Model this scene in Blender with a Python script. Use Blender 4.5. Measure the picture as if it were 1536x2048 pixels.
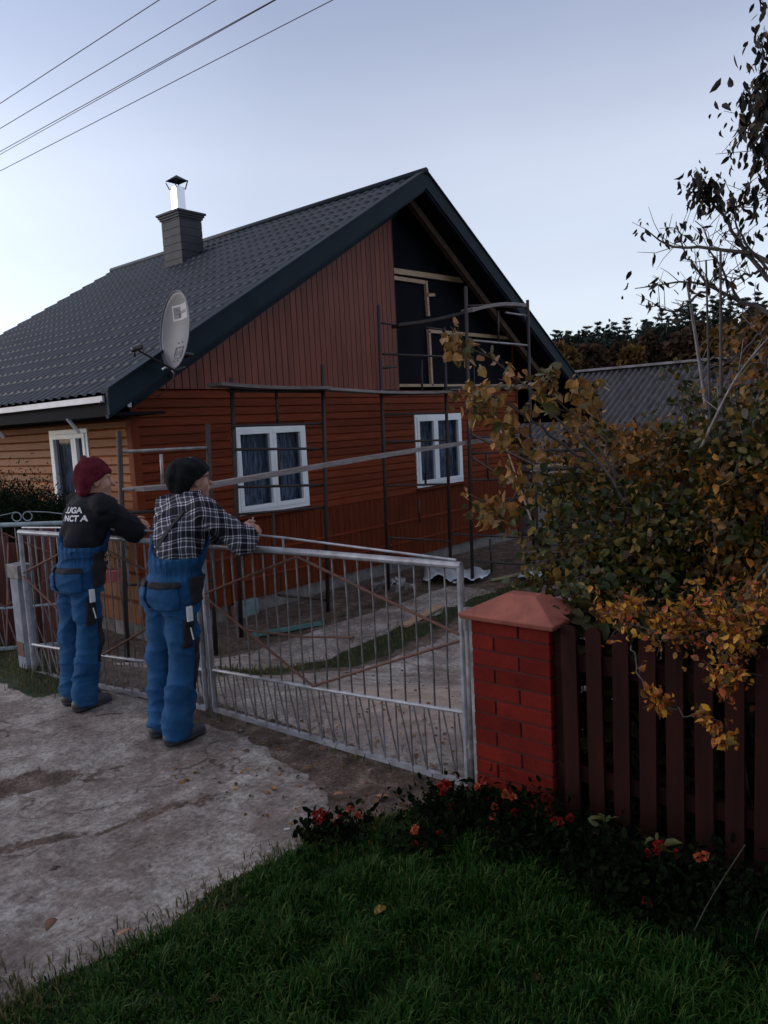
import bpy, math, random
import numpy as np
from mathutils import Vector, Matrix
from mathutils.bvhtree import BVHTree
random.seed(7); rng = np.random.default_rng(11)
for o in list(bpy.data.objects): bpy.data.objects.remove(o)
sc = bpy.context.scene; col = sc.collection
R_ = math.radians

# ------------------------------------------------------------------ camera
F_PX = 1520.46; PPX, PPY = 768.0, 1024.0
def _n(v): v = np.array(v, float); return v/np.linalg.norm(v)
_X = _n([2050-PPX, -(785-PPY), -F_PX]); _Y = _n([-1050-PPX, -(945-PPY), -F_PX]); _Z = _n(np.cross(_X, _Y)); _Y = np.cross(_Z, _X)
ROT = np.array([_X, _Y, _Z]); EYE = np.array([0, 0, 1.75])
cd = bpy.data.cameras.new('camera'); cam = bpy.data.objects.new('camera', cd); col.objects.link(cam)
M = Matrix([list(ROT[i])+[EYE[i]] for i in range(3)]+[[0, 0, 0, 1]]); cam.matrix_world = M
cd.sensor_fit = 'AUTO'; cd.sensor_width = 36; cd.lens = F_PX/2048*36; cd.clip_start = .05; cd.clip_end = 3000
sc.camera = cam
def ray(px, py): return _n(ROT @ np.array([px-PPX, -(py-PPY), -F_PX]))
def at(px, py, x=None, y=None, z=None, t=None):
    r = ray(px, py)
    if x is not None: t = x/r[0]
    elif y is not None: t = y/r[1]
    elif z is not None: t = (z-EYE[2])/r[2]
    return EYE+r*t

# ------------------------------------------------------------------ light
SUN_DIR = _n([-.52, .85, math.tan(R_(18))])
w = bpy.data.worlds.new('World'); sc.world = w; w.use_nodes = True
nt = w.node_tree; bg = nt.nodes['Background']
sky = nt.nodes.new('ShaderNodeTexSky'); sky.sky_type = 'NISHITA'; sky.sun_disc = False
sky.sun_elevation = R_(18); sky.sun_rotation = math.atan2(SUN_DIR[0], SUN_DIR[1]); sky.altitude = 150
sky.air_density = 1.0; sky.dust_density = 1.0; sky.ozone_density = 1.6
# thin pale evening veil over the blue: brighter low down and towards the sun
tcw = nt.nodes.new('ShaderNodeTexCoord'); sx = nt.nodes.new('ShaderNodeSeparateXYZ'); nt.links.new(tcw.outputs['Generated'], sx.inputs[0])
vr = nt.nodes.new('ShaderNodeValToRGB'); e = vr.color_ramp.elements; e.new(.3); e.new(.46); e.new(.7)
for k, (p, c) in enumerate([(.0, (.58, .61, .62)), (.14, (.60, .62, .65)), (.31, (.53, .55, .60)), (.46, (.31, .335, .42)), (.72, (.50, .48, .50))]): e[k].position = p; e[k].color = (*c, 1)
nt.links.new(sx.outputs['Z'], vr.inputs[0])
dt = nt.nodes.new('ShaderNodeVectorMath'); dt.operation = 'DOT_PRODUCT'; dt.inputs[1].default_value = tuple(SUN_DIR); nt.links.new(tcw.outputs['Generated'], dt.inputs[0])
mr = nt.nodes.new('ShaderNodeMapRange'); mr.inputs[1].default_value = .35; mr.inputs[2].default_value = 1; mr.inputs[3].default_value = 1; mr.inputs[4].default_value = 1.75; nt.links.new(dt.outputs['Value'], mr.inputs[0])
vs_ = nt.nodes.new('ShaderNodeVectorMath'); vs_.operation = 'SCALE'; nt.links.new(vr.outputs[0], vs_.inputs[0]); nt.links.new(mr.outputs[0], vs_.inputs['Scale'])
cn = nt.nodes.new('ShaderNodeTexNoise'); cn.inputs['Scale'].default_value = 2.2; cn.inputs['Detail'].default_value = 5; cm = nt.nodes.new('ShaderNodeMapping'); cm.inputs['Scale'].default_value = (1, 1, 3.5); nt.links.new(tcw.outputs['Generated'], cm.inputs[0]); nt.links.new(cm.outputs[0], cn.inputs['Vector'])
cq = nt.nodes.new('ShaderNodeMapRange'); cq.inputs[1].default_value = .3; cq.inputs[2].default_value = .7; cq.inputs[3].default_value = .955/.12; cq.inputs[4].default_value = 1.075/.12; nt.links.new(cn.outputs[0], cq.inputs[0])
v2 = nt.nodes.new('ShaderNodeVectorMath'); v2.operation = 'SCALE'; nt.links.new(cq.outputs[0], v2.inputs['Scale']); nt.links.new(vs_.outputs[0], v2.inputs[0])
v3 = nt.nodes.new('ShaderNodeVectorMath'); v3.operation = 'MULTIPLY'; v3.inputs[1].default_value = (.5, .53, .64); nt.links.new(sky.outputs[0], v3.inputs[0])
va = nt.nodes.new('ShaderNodeVectorMath'); va.operation = 'ADD'; nt.links.new(v3.outputs[0], va.inputs[0]); nt.links.new(v2.outputs[0], va.inputs[1])
nt.links.new(va.outputs[0], bg.inputs[0]); bg.inputs[1].default_value = .12
sl = bpy.data.lights.new('sun', 'SUN'); sl.energy = .6; sl.angle = R_(14); sl.color = (1, .93, .87)
so = bpy.data.objects.new('sun', sl); col.objects.link(so); so.rotation_euler = Vector(SUN_DIR).to_track_quat('Z', 'Y').to_euler(); so.location = (0, 0, 30)
sc.view_settings.view_transform = 'Standard'; sc.view_settings.look = 'None'; sc.view_settings.gamma = 1
sc.view_settings.exposure = 0.0

# ------------------------------------------------------------------ materials
def mat(name, c1, c2=None, rough=.7, scale=8, bump=0., bscale=None, metal=0., spec=.5, detail=6, stretch=(1, 1, 1), contrast=(.35, .65), coords='Object', isl=0):
    m = bpy.data.materials.new(name); m.use_nodes = True; t = m.node_tree; b = t.nodes['Principled BSDF']
    b.inputs['Roughness'].default_value = rough; b.inputs['Metallic'].default_value = metal
    b.inputs['Specular IOR Level'].default_value = spec
    tc = t.nodes.new('ShaderNodeTexCoord'); mp = t.nodes.new('ShaderNodeMapping'); mp.inputs['Scale'].default_value = stretch
    t.links.new(tc.outputs[coords], mp.inputs[0])
    if c2 is None: c2 = tuple(v*.8 for v in c1)
    nz = t.nodes.new('ShaderNodeTexNoise'); nz.inputs['Scale'].default_value = scale; nz.inputs['Detail'].default_value = detail
    t.links.new(mp.outputs[0], nz.inputs['Vector'])
    cr = t.nodes.new('ShaderNodeValToRGB'); cr.color_ramp.elements[0].position, cr.color_ramp.elements[1].position = contrast
    cr.color_ramp.elements[0].color = (*c1, 1); cr.color_ramp.elements[1].color = (*c2, 1)
    t.links.new(nz.outputs[0], cr.inputs[0]); csock = cr.outputs[0]
    if isl:      # each board or brick has its own slightly different tone
        g = t.nodes.new('ShaderNodeNewGeometry'); mr = t.nodes.new('ShaderNodeMapRange'); mr.inputs[3].default_value = 1-isl; mr.inputs[4].default_value = 1+isl*.7
        t.links.new(g.outputs['Random Per Island'], mr.inputs[0]); vm = t.nodes.new('ShaderNodeVectorMath'); vm.operation = 'SCALE'; t.links.new(csock, vm.inputs[0]); t.links.new(mr.outputs[0], vm.inputs['Scale']); csock = vm.outputs[0]
    t.links.new(csock, b.inputs['Base Color'])
    if bump:
        n2 = t.nodes.new('ShaderNodeTexNoise'); n2.inputs['Scale'].default_value = bscale or scale*4; n2.inputs['Detail'].default_value = 8
        t.links.new(mp.outputs[0], n2.inputs['Vector'])
        bp = t.nodes.new('ShaderNodeBump'); bp.inputs['Strength'].default_value = 1; bp.inputs['Distance'].default_value = bump
        t.links.new(n2.outputs[0], bp.inputs['Height']); t.links.new(bp.outputs[0], b.inputs['Normal'])
    return m
def island_mat(name, cols, rough=.55, transl=.25, spec=.3):
    """every leaf or blade is its own mesh island and takes one colour of a ramp"""
    m = bpy.data.materials.new(name); m.use_nodes = True; t = m.node_tree; b = t.nodes['Principled BSDF']
    b.inputs['Roughness'].default_value = rough; b.inputs['Specular IOR Level'].default_value = spec
    g = t.nodes.new('ShaderNodeNewGeometry'); cr = t.nodes.new('ShaderNodeValToRGB'); cr.color_ramp.interpolation = 'LINEAR'
    e = cr.color_ramp.elements
    while len(e) < len(cols): e.new(.5)
    for i, c in enumerate(cols): e[i].position = i/(len(cols)-1); e[i].color = (*c, 1)
    t.links.new(g.outputs['Random Per Island'], cr.inputs[0])
    nz = t.nodes.new('ShaderNodeTexNoise'); nz.inputs['Scale'].default_value = 45; tc = t.nodes.new('ShaderNodeTexCoord'); t.links.new(tc.outputs['Object'], nz.inputs['Vector'])
    mx = t.nodes.new('ShaderNodeMix'); mx.data_type = 'RGBA'; mx.blend_type = 'MULTIPLY'; mx.inputs[0].default_value = .6
    r2 = t.nodes.new('ShaderNodeValToRGB'); r2.color_ramp.elements[0].color = (.45, .4, .35, 1); r2.color_ramp.elements[0].position = .35; r2.color_ramp.elements[1].position = .6
    t.links.new(nz.outputs[0], r2.inputs[0]); t.links.new(cr.outputs[0], mx.inputs[6]); t.links.new(r2.outputs[0], mx.inputs[7])
    t.links.new(mx.outputs[2], b.inputs['Base Color'])
    if transl:
        tr = t.nodes.new('ShaderNodeBsdfTranslucent'); t.links.new(mx.outputs[2], tr.inputs[0])
        ms = t.nodes.new('ShaderNodeMixShader'); ms.inputs[0].default_value = transl
        t.links.new(b.outputs[0], ms.inputs[1]); t.links.new(tr.outputs[0], ms.inputs[2]); t.links.new(ms.outputs[0], t.nodes['Material Output'].inputs[0])
    return m

# ------------------------------------------------------------------ object helpers
def tag(o, label=None, cat=None, group=None, kind=None):
    if label: o['label'] = label
    if cat: o['category'] = cat
    if group: o['group'] = group
    if kind: o['kind'] = kind
    return o
def thing(name, loc, label, cat, group=None):
    o = bpy.data.objects.new(name, None); o.empty_display_size = .1; col.objects.link(o); o.location = tuple(float(v) for v in loc)
    return tag(o, label, cat, group)
def origin_of(o):
    v = Vector((0, 0, 0))
    while o is not None: v += o.location; o = o.parent
    return v
def link_mesh(name, me, m, parent=None, base=None, smooth=False):
    o = bpy.data.objects.new(name, me); col.objects.link(o)
    if m is not None:
        for mm in (m if isinstance(m, (list, tuple)) else [m]): me.materials.append(mm)
    if parent is not None:
        me.transform(Matrix.Translation(-origin_of(parent))); o.parent = parent
    else:
        co = np.empty(len(me.vertices)*3); me.vertices.foreach_get('co', co); co = co.reshape(-1, 3)
        if base is None: base = ((co[:, 0].min()+co[:, 0].max())/2, (co[:, 1].min()+co[:, 1].max())/2, co[:, 2].min())
        me.transform(Matrix.Translation(-Vector([float(v) for v in base]))); o.location = [float(v) for v in base]
    if smooth: me.shade_smooth()
    return o
def frame_of(d):
    d = _n(d); up = np.array([0, 0, 1.]) if abs(d[2]) < .93 else np.array([1., 0, 0])
    s = _n(np.cross(d, up)); u = np.cross(s, d); return d, s, u
class MB:
    def __init__(self): self.v = []; self.f = []; self.mi = []
    def add(self, vs, fs, mi=0):
        k = len(self.v); self.v += [tuple(float(c) for c in p) for p in vs]; self.f += [tuple(k+i for i in f) for f in fs]; self.mi += [mi]*len(fs); return self
    def box(self, lo, hi, mi=0, bev=0):
        (x0, y0, z0), (x1, y1, z1) = lo, hi
        return self.add([(x0, y0, z0), (x1, y0, z0), (x1, y1, z0), (x0, y1, z0), (x0, y0, z1), (x1, y0, z1), (x1, y1, z1), (x0, y1, z1)],
                        [(0, 3, 2, 1), (4, 5, 6, 7), (0, 1, 5, 4), (1, 2, 6, 5), (2, 3, 7, 6), (3, 0, 4, 7)], mi)
    def beam(self, p0, p1, wd, h, up=(0, 0, 1), mi=0):
        p0, p1 = np.array(p0, float), np.array(p1, float); d = _n(p1-p0); s = _n(np.cross(d, up)); u = np.cross(s, d)
        vs = [p+s*a*wd/2+u*b*h/2 for p in (p0, p1) for a, b in ((-1, -1), (1, -1), (1, 1), (-1, 1))]
        return self.add(vs, [(0, 3, 2, 1), (4, 5, 6, 7), (0, 1, 5, 4), (1, 2, 6, 5), (2, 3, 7, 6), (3, 0, 4, 7)], mi)
    def tube(self, pts, r, n=8, mi=0, cap=True):
        pts = [np.array(p, float) for p in pts]; rs = r if isinstance(r, (list, tuple, np.ndarray)) else [r]*len(pts)
        k = len(self.v); vs = []; d, s, u = frame_of(pts[1]-pts[0])
        for i, p in enumerate(pts):
            dd = _n(pts[min(i+1, len(pts)-1)]-pts[max(i-1, 0)]); s = _n(s-dd*np.dot(s, dd)); u = np.cross(s, dd)
            for j in range(n):
                a = 2*math.pi*j/n; vs.append(p+(s*math.cos(a)+u*math.sin(a))*rs[i])
        fs = []
        for i in range(len(pts)-1):
            for j in range(n): fs.append((i*n+j, i*n+(j+1) % n, (i+1)*n+(j+1) % n, (i+1)*n+j))
        if cap: fs.append(tuple(range(n-1, -1, -1))); fs.append(tuple((len(pts)-1)*n+j for j in range(n)))
        return self.add(vs, fs, mi)
    def build(self, name, m, parent=None, base=None, smooth=False, bevel=0):
        me = bpy.data.meshes.new(name); me.from_pydata(self.v, [], self.f); me.update()
        if any(self.mi): me.polygons.foreach_set('material_index', self.mi)
        o = link_mesh(name, me, m, parent, base, smooth)
        if bevel:
            b = o.modifiers.new('bevel', 'BEVEL'); b.width = bevel; b.segments = 2; b.limit_method = 'ANGLE'
        return o
def np_mesh(name, V, Fs, m, parent=None, base=None, smooth=False):
    """V (n,3); Fs list of integer arrays (k,3) or (k,4)"""
    me = bpy.data.meshes.new(name); nl = sum(f.size for f in Fs); npoly = sum(len(f) for f in Fs)
    me.vertices.add(len(V)); me.vertices.foreach_set('co', np.ascontiguousarray(V, dtype=np.float32).ravel())
    me.loops.add(nl); me.loops.foreach_set('vertex_index', np.concatenate([f.ravel() for f in Fs]).astype(np.int32))
    me.polygons.add(npoly)
    tot = np.concatenate([np.full(len(f), f.shape[1]) for f in Fs]); st = np.concatenate([[0], np.cumsum(tot)[:-1]])
    me.polygons.foreach_set('loop_start', st.astype(np.int32)); me.polygons.foreach_set('loop_total', tot.astype(np.int32))
    me.update(calc_edges=True); me.validate()
    return link_mesh(name, me, m, parent, base, smooth)
def dup(root, loc, label=None, group=None):
    r = root.copy(); col.objects.link(r); r.location = tuple(float(v) for v in loc)
    if label: r['label'] = label
    if group: r['group'] = group
    for ch in list(root.children):
        c = ch.copy(); col.objects.link(c); c.parent = r
        for g in list(ch.children):
            d = g.copy(); col.objects.link(d); d.parent = c
    return r
# leaves: outline of eight points folded along the midrib
LT = np.array([(0, 0, 0), (.3, .3, .07), (.66, .27, .05), (1, 0, -.1), (.66, -.27, .05), (.3, -.3, .07), (.3, 0, 0), (.66, 0, -.02)])
LQ = np.array([(6, 5, 4, 7), (6, 7, 2, 1)]); LTR = np.array([(0, 5, 6), (0, 6, 1), (7, 4, 3), (7, 3, 2)])
def leaf_arrays(P, D, N, size, width=1.0):
    """P base points, D directions, N rough normals, size per leaf"""
    D = D/np.linalg.norm(D, axis=1, keepdims=True); S = np.cross(N, D); S /= np.linalg.norm(S, axis=1, keepdims=True)+1e-9; N = np.cross(D, S)
    s = size[:, None, None]
    curl = 1+rng.normal(0, .7, (len(P), 1, 1))
    V = P[:, None, :]+s*(LT[None, :, 0:1]*D[:, None, :]+LT[None, :, 1:2]*width*S[:, None, :]+LT[None, :, 2:3]*curl*1.4*N[:, None, :])
    n = len(P); off = (np.arange(n)*8)[:, None, None]
    return V.reshape(-1, 3), (LQ[None]+off).reshape(-1, 4), (LTR[None]+off).reshape(-1, 3)
def rand_dirs(n, down=0., outward=None):
    D = rng.normal(size=(n, 3)); D /= np.linalg.norm(D, axis=1, keepdims=True); D[:, 2] -= down
    if outward is not None: D += outward
    return D/np.linalg.norm(D, axis=1, keepdims=True)
def leaves(name, P, size, m, parent, down=.5, width=1., outward=None, jit=.4):
    P = np.array(P, float); n = len(P); D = rand_dirs(n, down, outward); N = rng.normal(size=(n, 3)); N[:, 2] += .8
    sz = size*(1+rng.uniform(-jit, jit, n)*1.3)
    V, Q, T = leaf_arrays(P, D, N, sz, width); return np_mesh(name, V, [Q, T], m, parent)
ORD = ['first', 'second', 'third', 'fourth', 'fifth', 'sixth', 'seventh', 'eighth', 'ninth', 'tenth', 'eleventh', 'twelfth', 'thirteenth', 'fourteenth', 'fifteenth', 'sixteenth', 'seventeenth', 'eighteenth', 'nineteenth', 'twentieth', 'twenty-first', 'twenty-second', 'twenty-third', 'twenty-fourth', 'twenty-fifth', 'twenty-sixth']
def smoothstep(a, b, x):
    t = np.clip((x-a)/(b-a), 0, 1); return t*t*(3-2*t)
def bez(p0, p1, p2, n=8):
    p0, p1, p2 = map(lambda p: np.array(p, float), (p0, p1, p2))
    return [(1-t)**2*p0+2*t*(1-t)*p1+t*t*p2 for t in np.linspace(0, 1, n)]
def ground_z(x, y):
    x = np.asarray(x, float); y = np.asarray(y, float)
    return -.6*smoothstep(3.2, 6.4, x+.35*np.clip(y-3, 0, 6))*smoothstep(2.85, 3.3, x)
# ------------------------------------------------------------------ ground
def vnoise(x, y, s, seed=0):
    r = np.random.default_rng(seed).random((64, 64)); X = np.asarray(x)*s; Y = np.asarray(y)*s
    i = np.floor(X).astype(int); j = np.floor(Y).astype(int); fx = X-i; fy = Y-j; fx = fx*fx*(3-2*fx); fy = fy*fy*(3-2*fy)
    g = lambda a, b: r[(i+a) % 64, (j+b) % 64]
    return (g(0, 0)*(1-fx)+g(1, 0)*fx)*(1-fy)+(g(0, 1)*(1-fx)+g(1, 1)*fx)*fy
def fbm(x, y, s, seed=0, o=4): return sum(vnoise(x, y, s*2**k, seed+k)/2**k for k in range(o))/sum(1/2**k for k in range(o))
GB_X = [-3, .2, .9, 1.19, 1.35, 1.93, 2.3, 2.5, 2.62, 2.75, 3.2]; GB_Y = [3.1, 2.75, 2.42, 2.34, 2.30, 2.26, 2.2, 2.05, 1.9, 1.85, 1.8]
def grass_mask(x, y):
    b = np.interp(x, GB_X, GB_Y); wob = (fbm(x, y, 3, 5)-.5)*.35
    near = smoothstep(-.05, .07, b-y+wob*.6)*(1-smoothstep(2.62, 2.8, x))
    left = smoothstep(.0, .12, .92+wob-x)*(1-smoothstep(2.55, 2.9, y))*smoothstep(2.3, 2.5, y)
    leftpost = smoothstep(2.22, 2.38, x+wob*.5)*smoothstep(4.95, 5.4, y+wob)*(1-smoothstep(2.75, 2.95, x))
    d = (x-3.9)*.52-(y-4.2)*-.85   # strip of grass across the yard, beside the slab path
    q = y-(7.0-.62*(x-3.2))
    # two strips that run along the house front
    s1 = np.exp(-((y-(5.15+.05*(x-4)+wob))/.22)**2)*smoothstep(3.2, 3.6, x)*(1-smoothstep(9.2, 10.2, x))
    s2 = np.exp(-((y-(6.55+wob))/.2)**2)*smoothstep(4.2, 5, x)*.5
    far = smoothstep(13.8, 16, x)+smoothstep(20, 26, y)+smoothstep(.2, -.6, y)*smoothstep(2.9, 3.1, x)+smoothstep(2.9, 3.0, x)*smoothstep(1.7, 1.3, y)*smoothstep(6, 5, x)
    return np.clip(np.maximum.reduce([near, left, leftpost, s1, s2, far]), 0, 1)
def conc_mask(x, y):
    wob = (fbm(x, y, 2.5, 9)-.5)*.3
    drive = smoothstep(0, .1, np.interp(y, [2.2, 2.4, 2.65, 3.0, 3.3, 4.8, 5.4], [2.12, 2.34, 2.58, 2.68, 2.78, 2.76, 2.36])-x+wob*1.1+(fbm(x, y, 9, 19)-.5)*.16)
    yard = smoothstep(2.86, 3.0, x+wob*.4)*smoothstep(4.95, 4.7, y+wob)*smoothstep(9.5, 8.5, x)
    er = smoothstep(.50, .60, fbm(x*.8+y*.45, y*2.0-x*.5, 1.3, 55, 5)); rutm = np.exp(-((y-(4.15-.5*(x-1.2)+wob*.5))/.13)**2)*smoothstep(2.2, 1.6, x)+.8*np.exp(-((y-(3.35-.42*(x-1.2)+wob*.6))/.05)**2)*smoothstep(2.3, 1.9, x)
    drive = drive*(1-.38*er)*(1-.75*np.clip(rutm, 0, 1))
    path = smoothstep(5.4, 5.5, y+wob*.3)*smoothstep(6.35, 6.25, y+wob*.3)*smoothstep(3.4, 3.6, x)*smoothstep(9, 8.7, x)
    return np.clip(np.maximum.reduce([drive, yard, path]), 0, 1)
def spaced(a, b, st, lim, g=1.18):
    c = list(np.arange(a, b+1e-6, st)); s = st
    while c[-1] < lim: s *= g; c.append(c[-1]+s)
    s = st; L = []; v = a
    while v > -lim: s *= g; v -= s; L.append(v)
    return np.array(L[::-1]+c)
gx = spaced(.3, 8.2, .045, 900); gy = spaced(.2, 8.0, .045, 900)
GX, GY = np.meshgrid(gx, gy, indexing='ij')
def ground_h(x, y):
    h = ground_z(x, y); r = np.hypot(x, y)
    h = h+(fbm(x, y, 2.2, 21)-.5)*.05*(1-smoothstep(10, 30, r))+(fbm(x, y, 9, 31)-.5)*.022*(1-smoothstep(10, 20, r))
    g = grass_mask(x, y)*(x < 2.9); h = h+g*.03-(1-g)*(1-conc_mask(x, y))*.015
    rut = np.exp(-((y-(4.15-.5*(x-1.2)))/.05)**2)*smoothstep(2.0, 1.5, x); h = h-rut*.025
    return h+6*smoothstep(70, 170, r)*np.clip(_n([.95, .3])[0]*x+_n([.95, .3])[1]*y, 0, None)/np.maximum(r, 1)
GZ = ground_h(GX, GY)
nx, ny = GX.shape; idx = np.arange(nx*ny).reshape(nx, ny)
Q = np.stack([idx[:-1, :-1], idx[1:, :-1], idx[1:, 1:], idx[:-1, 1:]], -1).reshape(-1, 4)
def ground_material():
    m = bpy.data.materials.new('ground_surface'); m.use_nodes = True; t = m.node_tree; L = t.links; N = t.nodes; b = N['Principled BSDF']
    tc = N.new('ShaderNodeTexCoord')
    def noise(s, d=8, ro=.6):
        n = N.new('ShaderNodeTexNoise'); n.inputs['Scale'].default_value = s; n.inputs['Detail'].default_value = d; n.inputs['Roughness'].default_value = ro; L.new(tc.outputs['Object'], n.inputs['Vector']); return n.outputs[0]
    def ramp(src, stops):
        r = N.new('ShaderNodeValToRGB'); e = r.color_ramp.elements
        while len(e) < len(stops): e.new(.5)
        for k, (p, c) in enumerate(stops): e[k].position = p; e[k].color = (*c, 1)
        L.new(src, r.inputs[0]); return r.outputs[0]
    def mix(f, a, bb, mode='MIX'):
        x = N.new('ShaderNodeMix'); x.data_type = 'RGBA'; x.blend_type = mode
        if isinstance(f, float): x.inputs[0].default_value = f
        else: L.new(f, x.inputs[0])
        L.new(a, x.inputs[6]); L.new(bb, x.inputs[7]); return x.outputs[2]
    def attr(n):
        a = N.new('ShaderNodeAttribute'); a.attribute_name = n; return a.outputs['Fac']
    def sharpen(a, amt, lo=.45, hi=.55):
        ad = N.new('ShaderNodeMath'); ad.operation = 'MULTIPLY_ADD'; L.new(noise(14, 6, .7), ad.inputs[0]); ad.inputs[1].default_value = amt; L.new(a, ad.inputs[2])
        mr = N.new('ShaderNodeMapRange'); mr.inputs[1].default_value = lo+amt/2; mr.inputs[2].default_value = hi+amt/2; L.new(ad.outputs[0], mr.inputs[0]); return mr.outputs[0]
    dirt_ = ramp(noise(22, 8, .75), [(.35, (.07, .05, .045)), (.55, (.22, .17, .155)), (.7, (.40, .35, .34))])
    conc = ramp(noise(1.9, 12, .74), [(.30, (.14, .105, .088)), (.42, (.31, .262, .24)), (.52, (.46, .415, .39)), (.60, (.57, .535, .51)), (.72, (.70, .67, .65))])
    conc = mix(.75, conc, ramp(noise(40, 6, .75), [(.38, (.30, .28, .28)), (.60, (1, 1, 1))]), 'MULTIPLY')
    conc = mix(.5, conc, ramp(noise(3.6, 12, .75), [(.42, (.26, .18, .155)), (.57, (1, 1, 1))]), 'MULTIPLY')
    vo = N.new('ShaderNodeTexVoronoi'); vo.feature = 'DISTANCE_TO_EDGE'; vo.inputs['Scale'].default_value = 1.1
    wv = N.new('ShaderNodeVectorMath'); wv.operation = 'ADD'; nn = N.new('ShaderNodeTexNoise'); nn.inputs['Scale'].default_value = 3.5; nn.inputs['Detail'].default_value = 6; L.new(tc.outputs['Object'], nn.inputs['Vector'])
    sc_ = N.new('ShaderNodeVectorMath'); sc_.operation = 'SCALE'; sc_.inputs['Scale'].default_value = .45; L.new(nn.outputs['Color'], sc_.inputs[0])
    L.new(tc.outputs['Object'], wv.inputs[0]); L.new(sc_.outputs[0], wv.inputs[1]); L.new(wv.outputs[0], vo.inputs['Vector'])
    crack = ramp(vo.outputs['Distance'], [(.0, (.22, .18, .17)), (.013, (1, 1, 1))])
    conc = mix(ramp(noise(1.3, 5, .6), [(.46, (.0, .0, .0)), (.54, (.9, .9, .9))]), conc, mix(1.0, conc, crack, 'MULTIPLY'))
    conc = mix(ramp(noise(2.7, 10, .8), [(.52, (0, 0, 0)), (.57, (.75, .75, .75))]), conc, dirt_)
    dirt = ramp(noise(7, 10, .7), [(.35, (.07, .045, .036)), (.55, (.17, .12, .10)), (.72, (.33, .26, .23))])
    dirt = mix(.8, dirt, ramp(noise(60, 4, .7), [(.4, (.35, .33, .3)), (.6, (1, 1, 1))]), 'MULTIPLY')
    soil = ramp(noise(9, 8, .7), [(.35, (.010, .018, .006)), (.6, (.025, .038, .012)), (.75, (.05, .05, .02))])
    saw = ramp(noise(5, 8, .7), [(.4, (.32, .25, .22)), (.6, (.48, .38, .33)), (.75, (.62, .50, .42))])
    c = mix(sharpen(attr('concrete'), .7), dirt, conc)
    c = mix(sharpen(attr('sawdust'), 1.0, .5, .9), c, saw)
    c = mix(sharpen(attr('grassy'), .5), c, soil); L.new(c, b.inputs['Base Color'])
    b.inputs['Roughness'].default_value = .85; b.inputs['Specular IOR Level'].default_value = .25
    hs = N.new('ShaderNodeMath'); hs.operation = 'ADD'; L.new(noise(70, 8, .8), hs.inputs[0])
    mm = N.new('ShaderNodeMath'); mm.operation = 'MULTIPLY'; mm.inputs[1].default_value = 1.3; L.new(noise(9, 8, .65), mm.inputs[0]); L.new(mm.outputs[0], hs.inputs[1])
    bp = N.new('ShaderNodeBump'); bp.inputs['Strength'].default_value = 1; bp.inputs['Distance'].default_value = .016; L.new(hs.outputs[0], bp.inputs['Height']); L.new(bp.outputs[0], b.inputs['Normal'])
    return m
ground = np_mesh('ground', np.stack([GX, GY, GZ], -1).reshape(-1, 3), [Q], ground_material(), base=(0, 0, 0), smooth=True)
tag(ground, 'cracked concrete driveway, trodden dirt yard and lawn soil', None, None, 'structure')
for nme, arr in (('grassy', grass_mask(GX, GY)), ('concrete', conc_mask(GX, GY)), ('sawdust', np.exp(-((GX-4.1)/1.3)**2-((GY-2.8)/1.1)**2)*1.3)):
    a = ground.data.attributes.new(nme, 'FLOAT', 'POINT'); a.data.foreach_set('value', arr.ravel().astype(np.float32))

# ------------------------------------------------------------------ house
HX, HY, HR = 4.80, 7.70, 13.3            # near corner, gable plane, right corner
GZH = -.62; RX, RZ = 9.77, 5.50; EX, EZ = 4.2, 2.2; SL = (RZ-EZ)/(RX-EX); RY0, RY1 = 7.1, 15.95
XR2 = 15.9; SL2 = .605; EZ2 = RZ-SL2*(XR2-RX)
def roof_z(x): return RZ-SL*(RX-x) if x < RX else RZ-SL2*(x-RX)
m_side = mat('painted_siding', (.19, .036, .010), (.11, .020, .007), .6, 5, .0015, 60, spec=.12, stretch=(.6, .6, 9), contrast=(.3, .7), isl=.22)
m_vert = mat('gable_cladding', (.20, .056, .038), (.145, .041, .028), .55, 3, .001, 50, spec=.22, stretch=(5, 5, .6), contrast=(.3, .7), isl=.14)
m_skirt = mat('skirt_boards', (.135, .025, .007), (.08, .015, .005), .65, 4, spec=.1, bump=.002, bscale=50, stretch=(6, 6, .6), contrast=(.3, .7))
m_long = mat('lit_side_siding', (.29, .085, .013), (.19, .052, .009), .5, 4, .0015, 60, spec=.2, stretch=(.6, .6, 9), contrast=(.3, .7), isl=.2)  # siding of the long wall, its brighter warm light put into the colour
m_roof = mat('coated_metal_tiles', (.006, .011, .019), (.015, .023, .036), .5, 2.2, .0, spec=.22)
m_fascia = mat('dark_metal_trim', (.007, .014, .022), (.010, .019, .029), .6, 3, spec=.12)
m_dark = mat('dark_membrane', (.003, .0035, .007), (.005, .006, .011), .8, 3, .004, 6, spec=.1)
m_soffit = mat('dark_soffit_boards', (.005, .006, .009), (.009, .009, .012), .8, 4, stretch=(1, 6, 1), spec=.1)
m_wood = mat('fresh_timber', (.42, .29, .19), (.30, .19, .12), .6, 6, .001, 40, stretch=(1, 6, 6))
m_rafter = mat('brown_timber', (.085, .045, .03), (.05, .028, .02), .6, 6, stretch=(1, 6, 1))
m_white = mat('white_plastic', (.78, .8, .84), (.70, .72, .76), .3, 3)
m_gutter = mat('pale_drip_edge', (.42, .42, .46), (.55, .55, .6), .35, 4)
m_stone = mat('grey_plinth', (.10, .09, .09), (.17, .155, .15), .85, 9, .012, 14)
m_zinc = mat('bright_zinc', (.85, .86, .88), (.75, .77, .8), .28, 5, metal=.55)
m_chim = mat('grey_metal_cladding', (.035, .035, .042), (.05, .05, .058), .6, 4, spec=.2)
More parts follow.
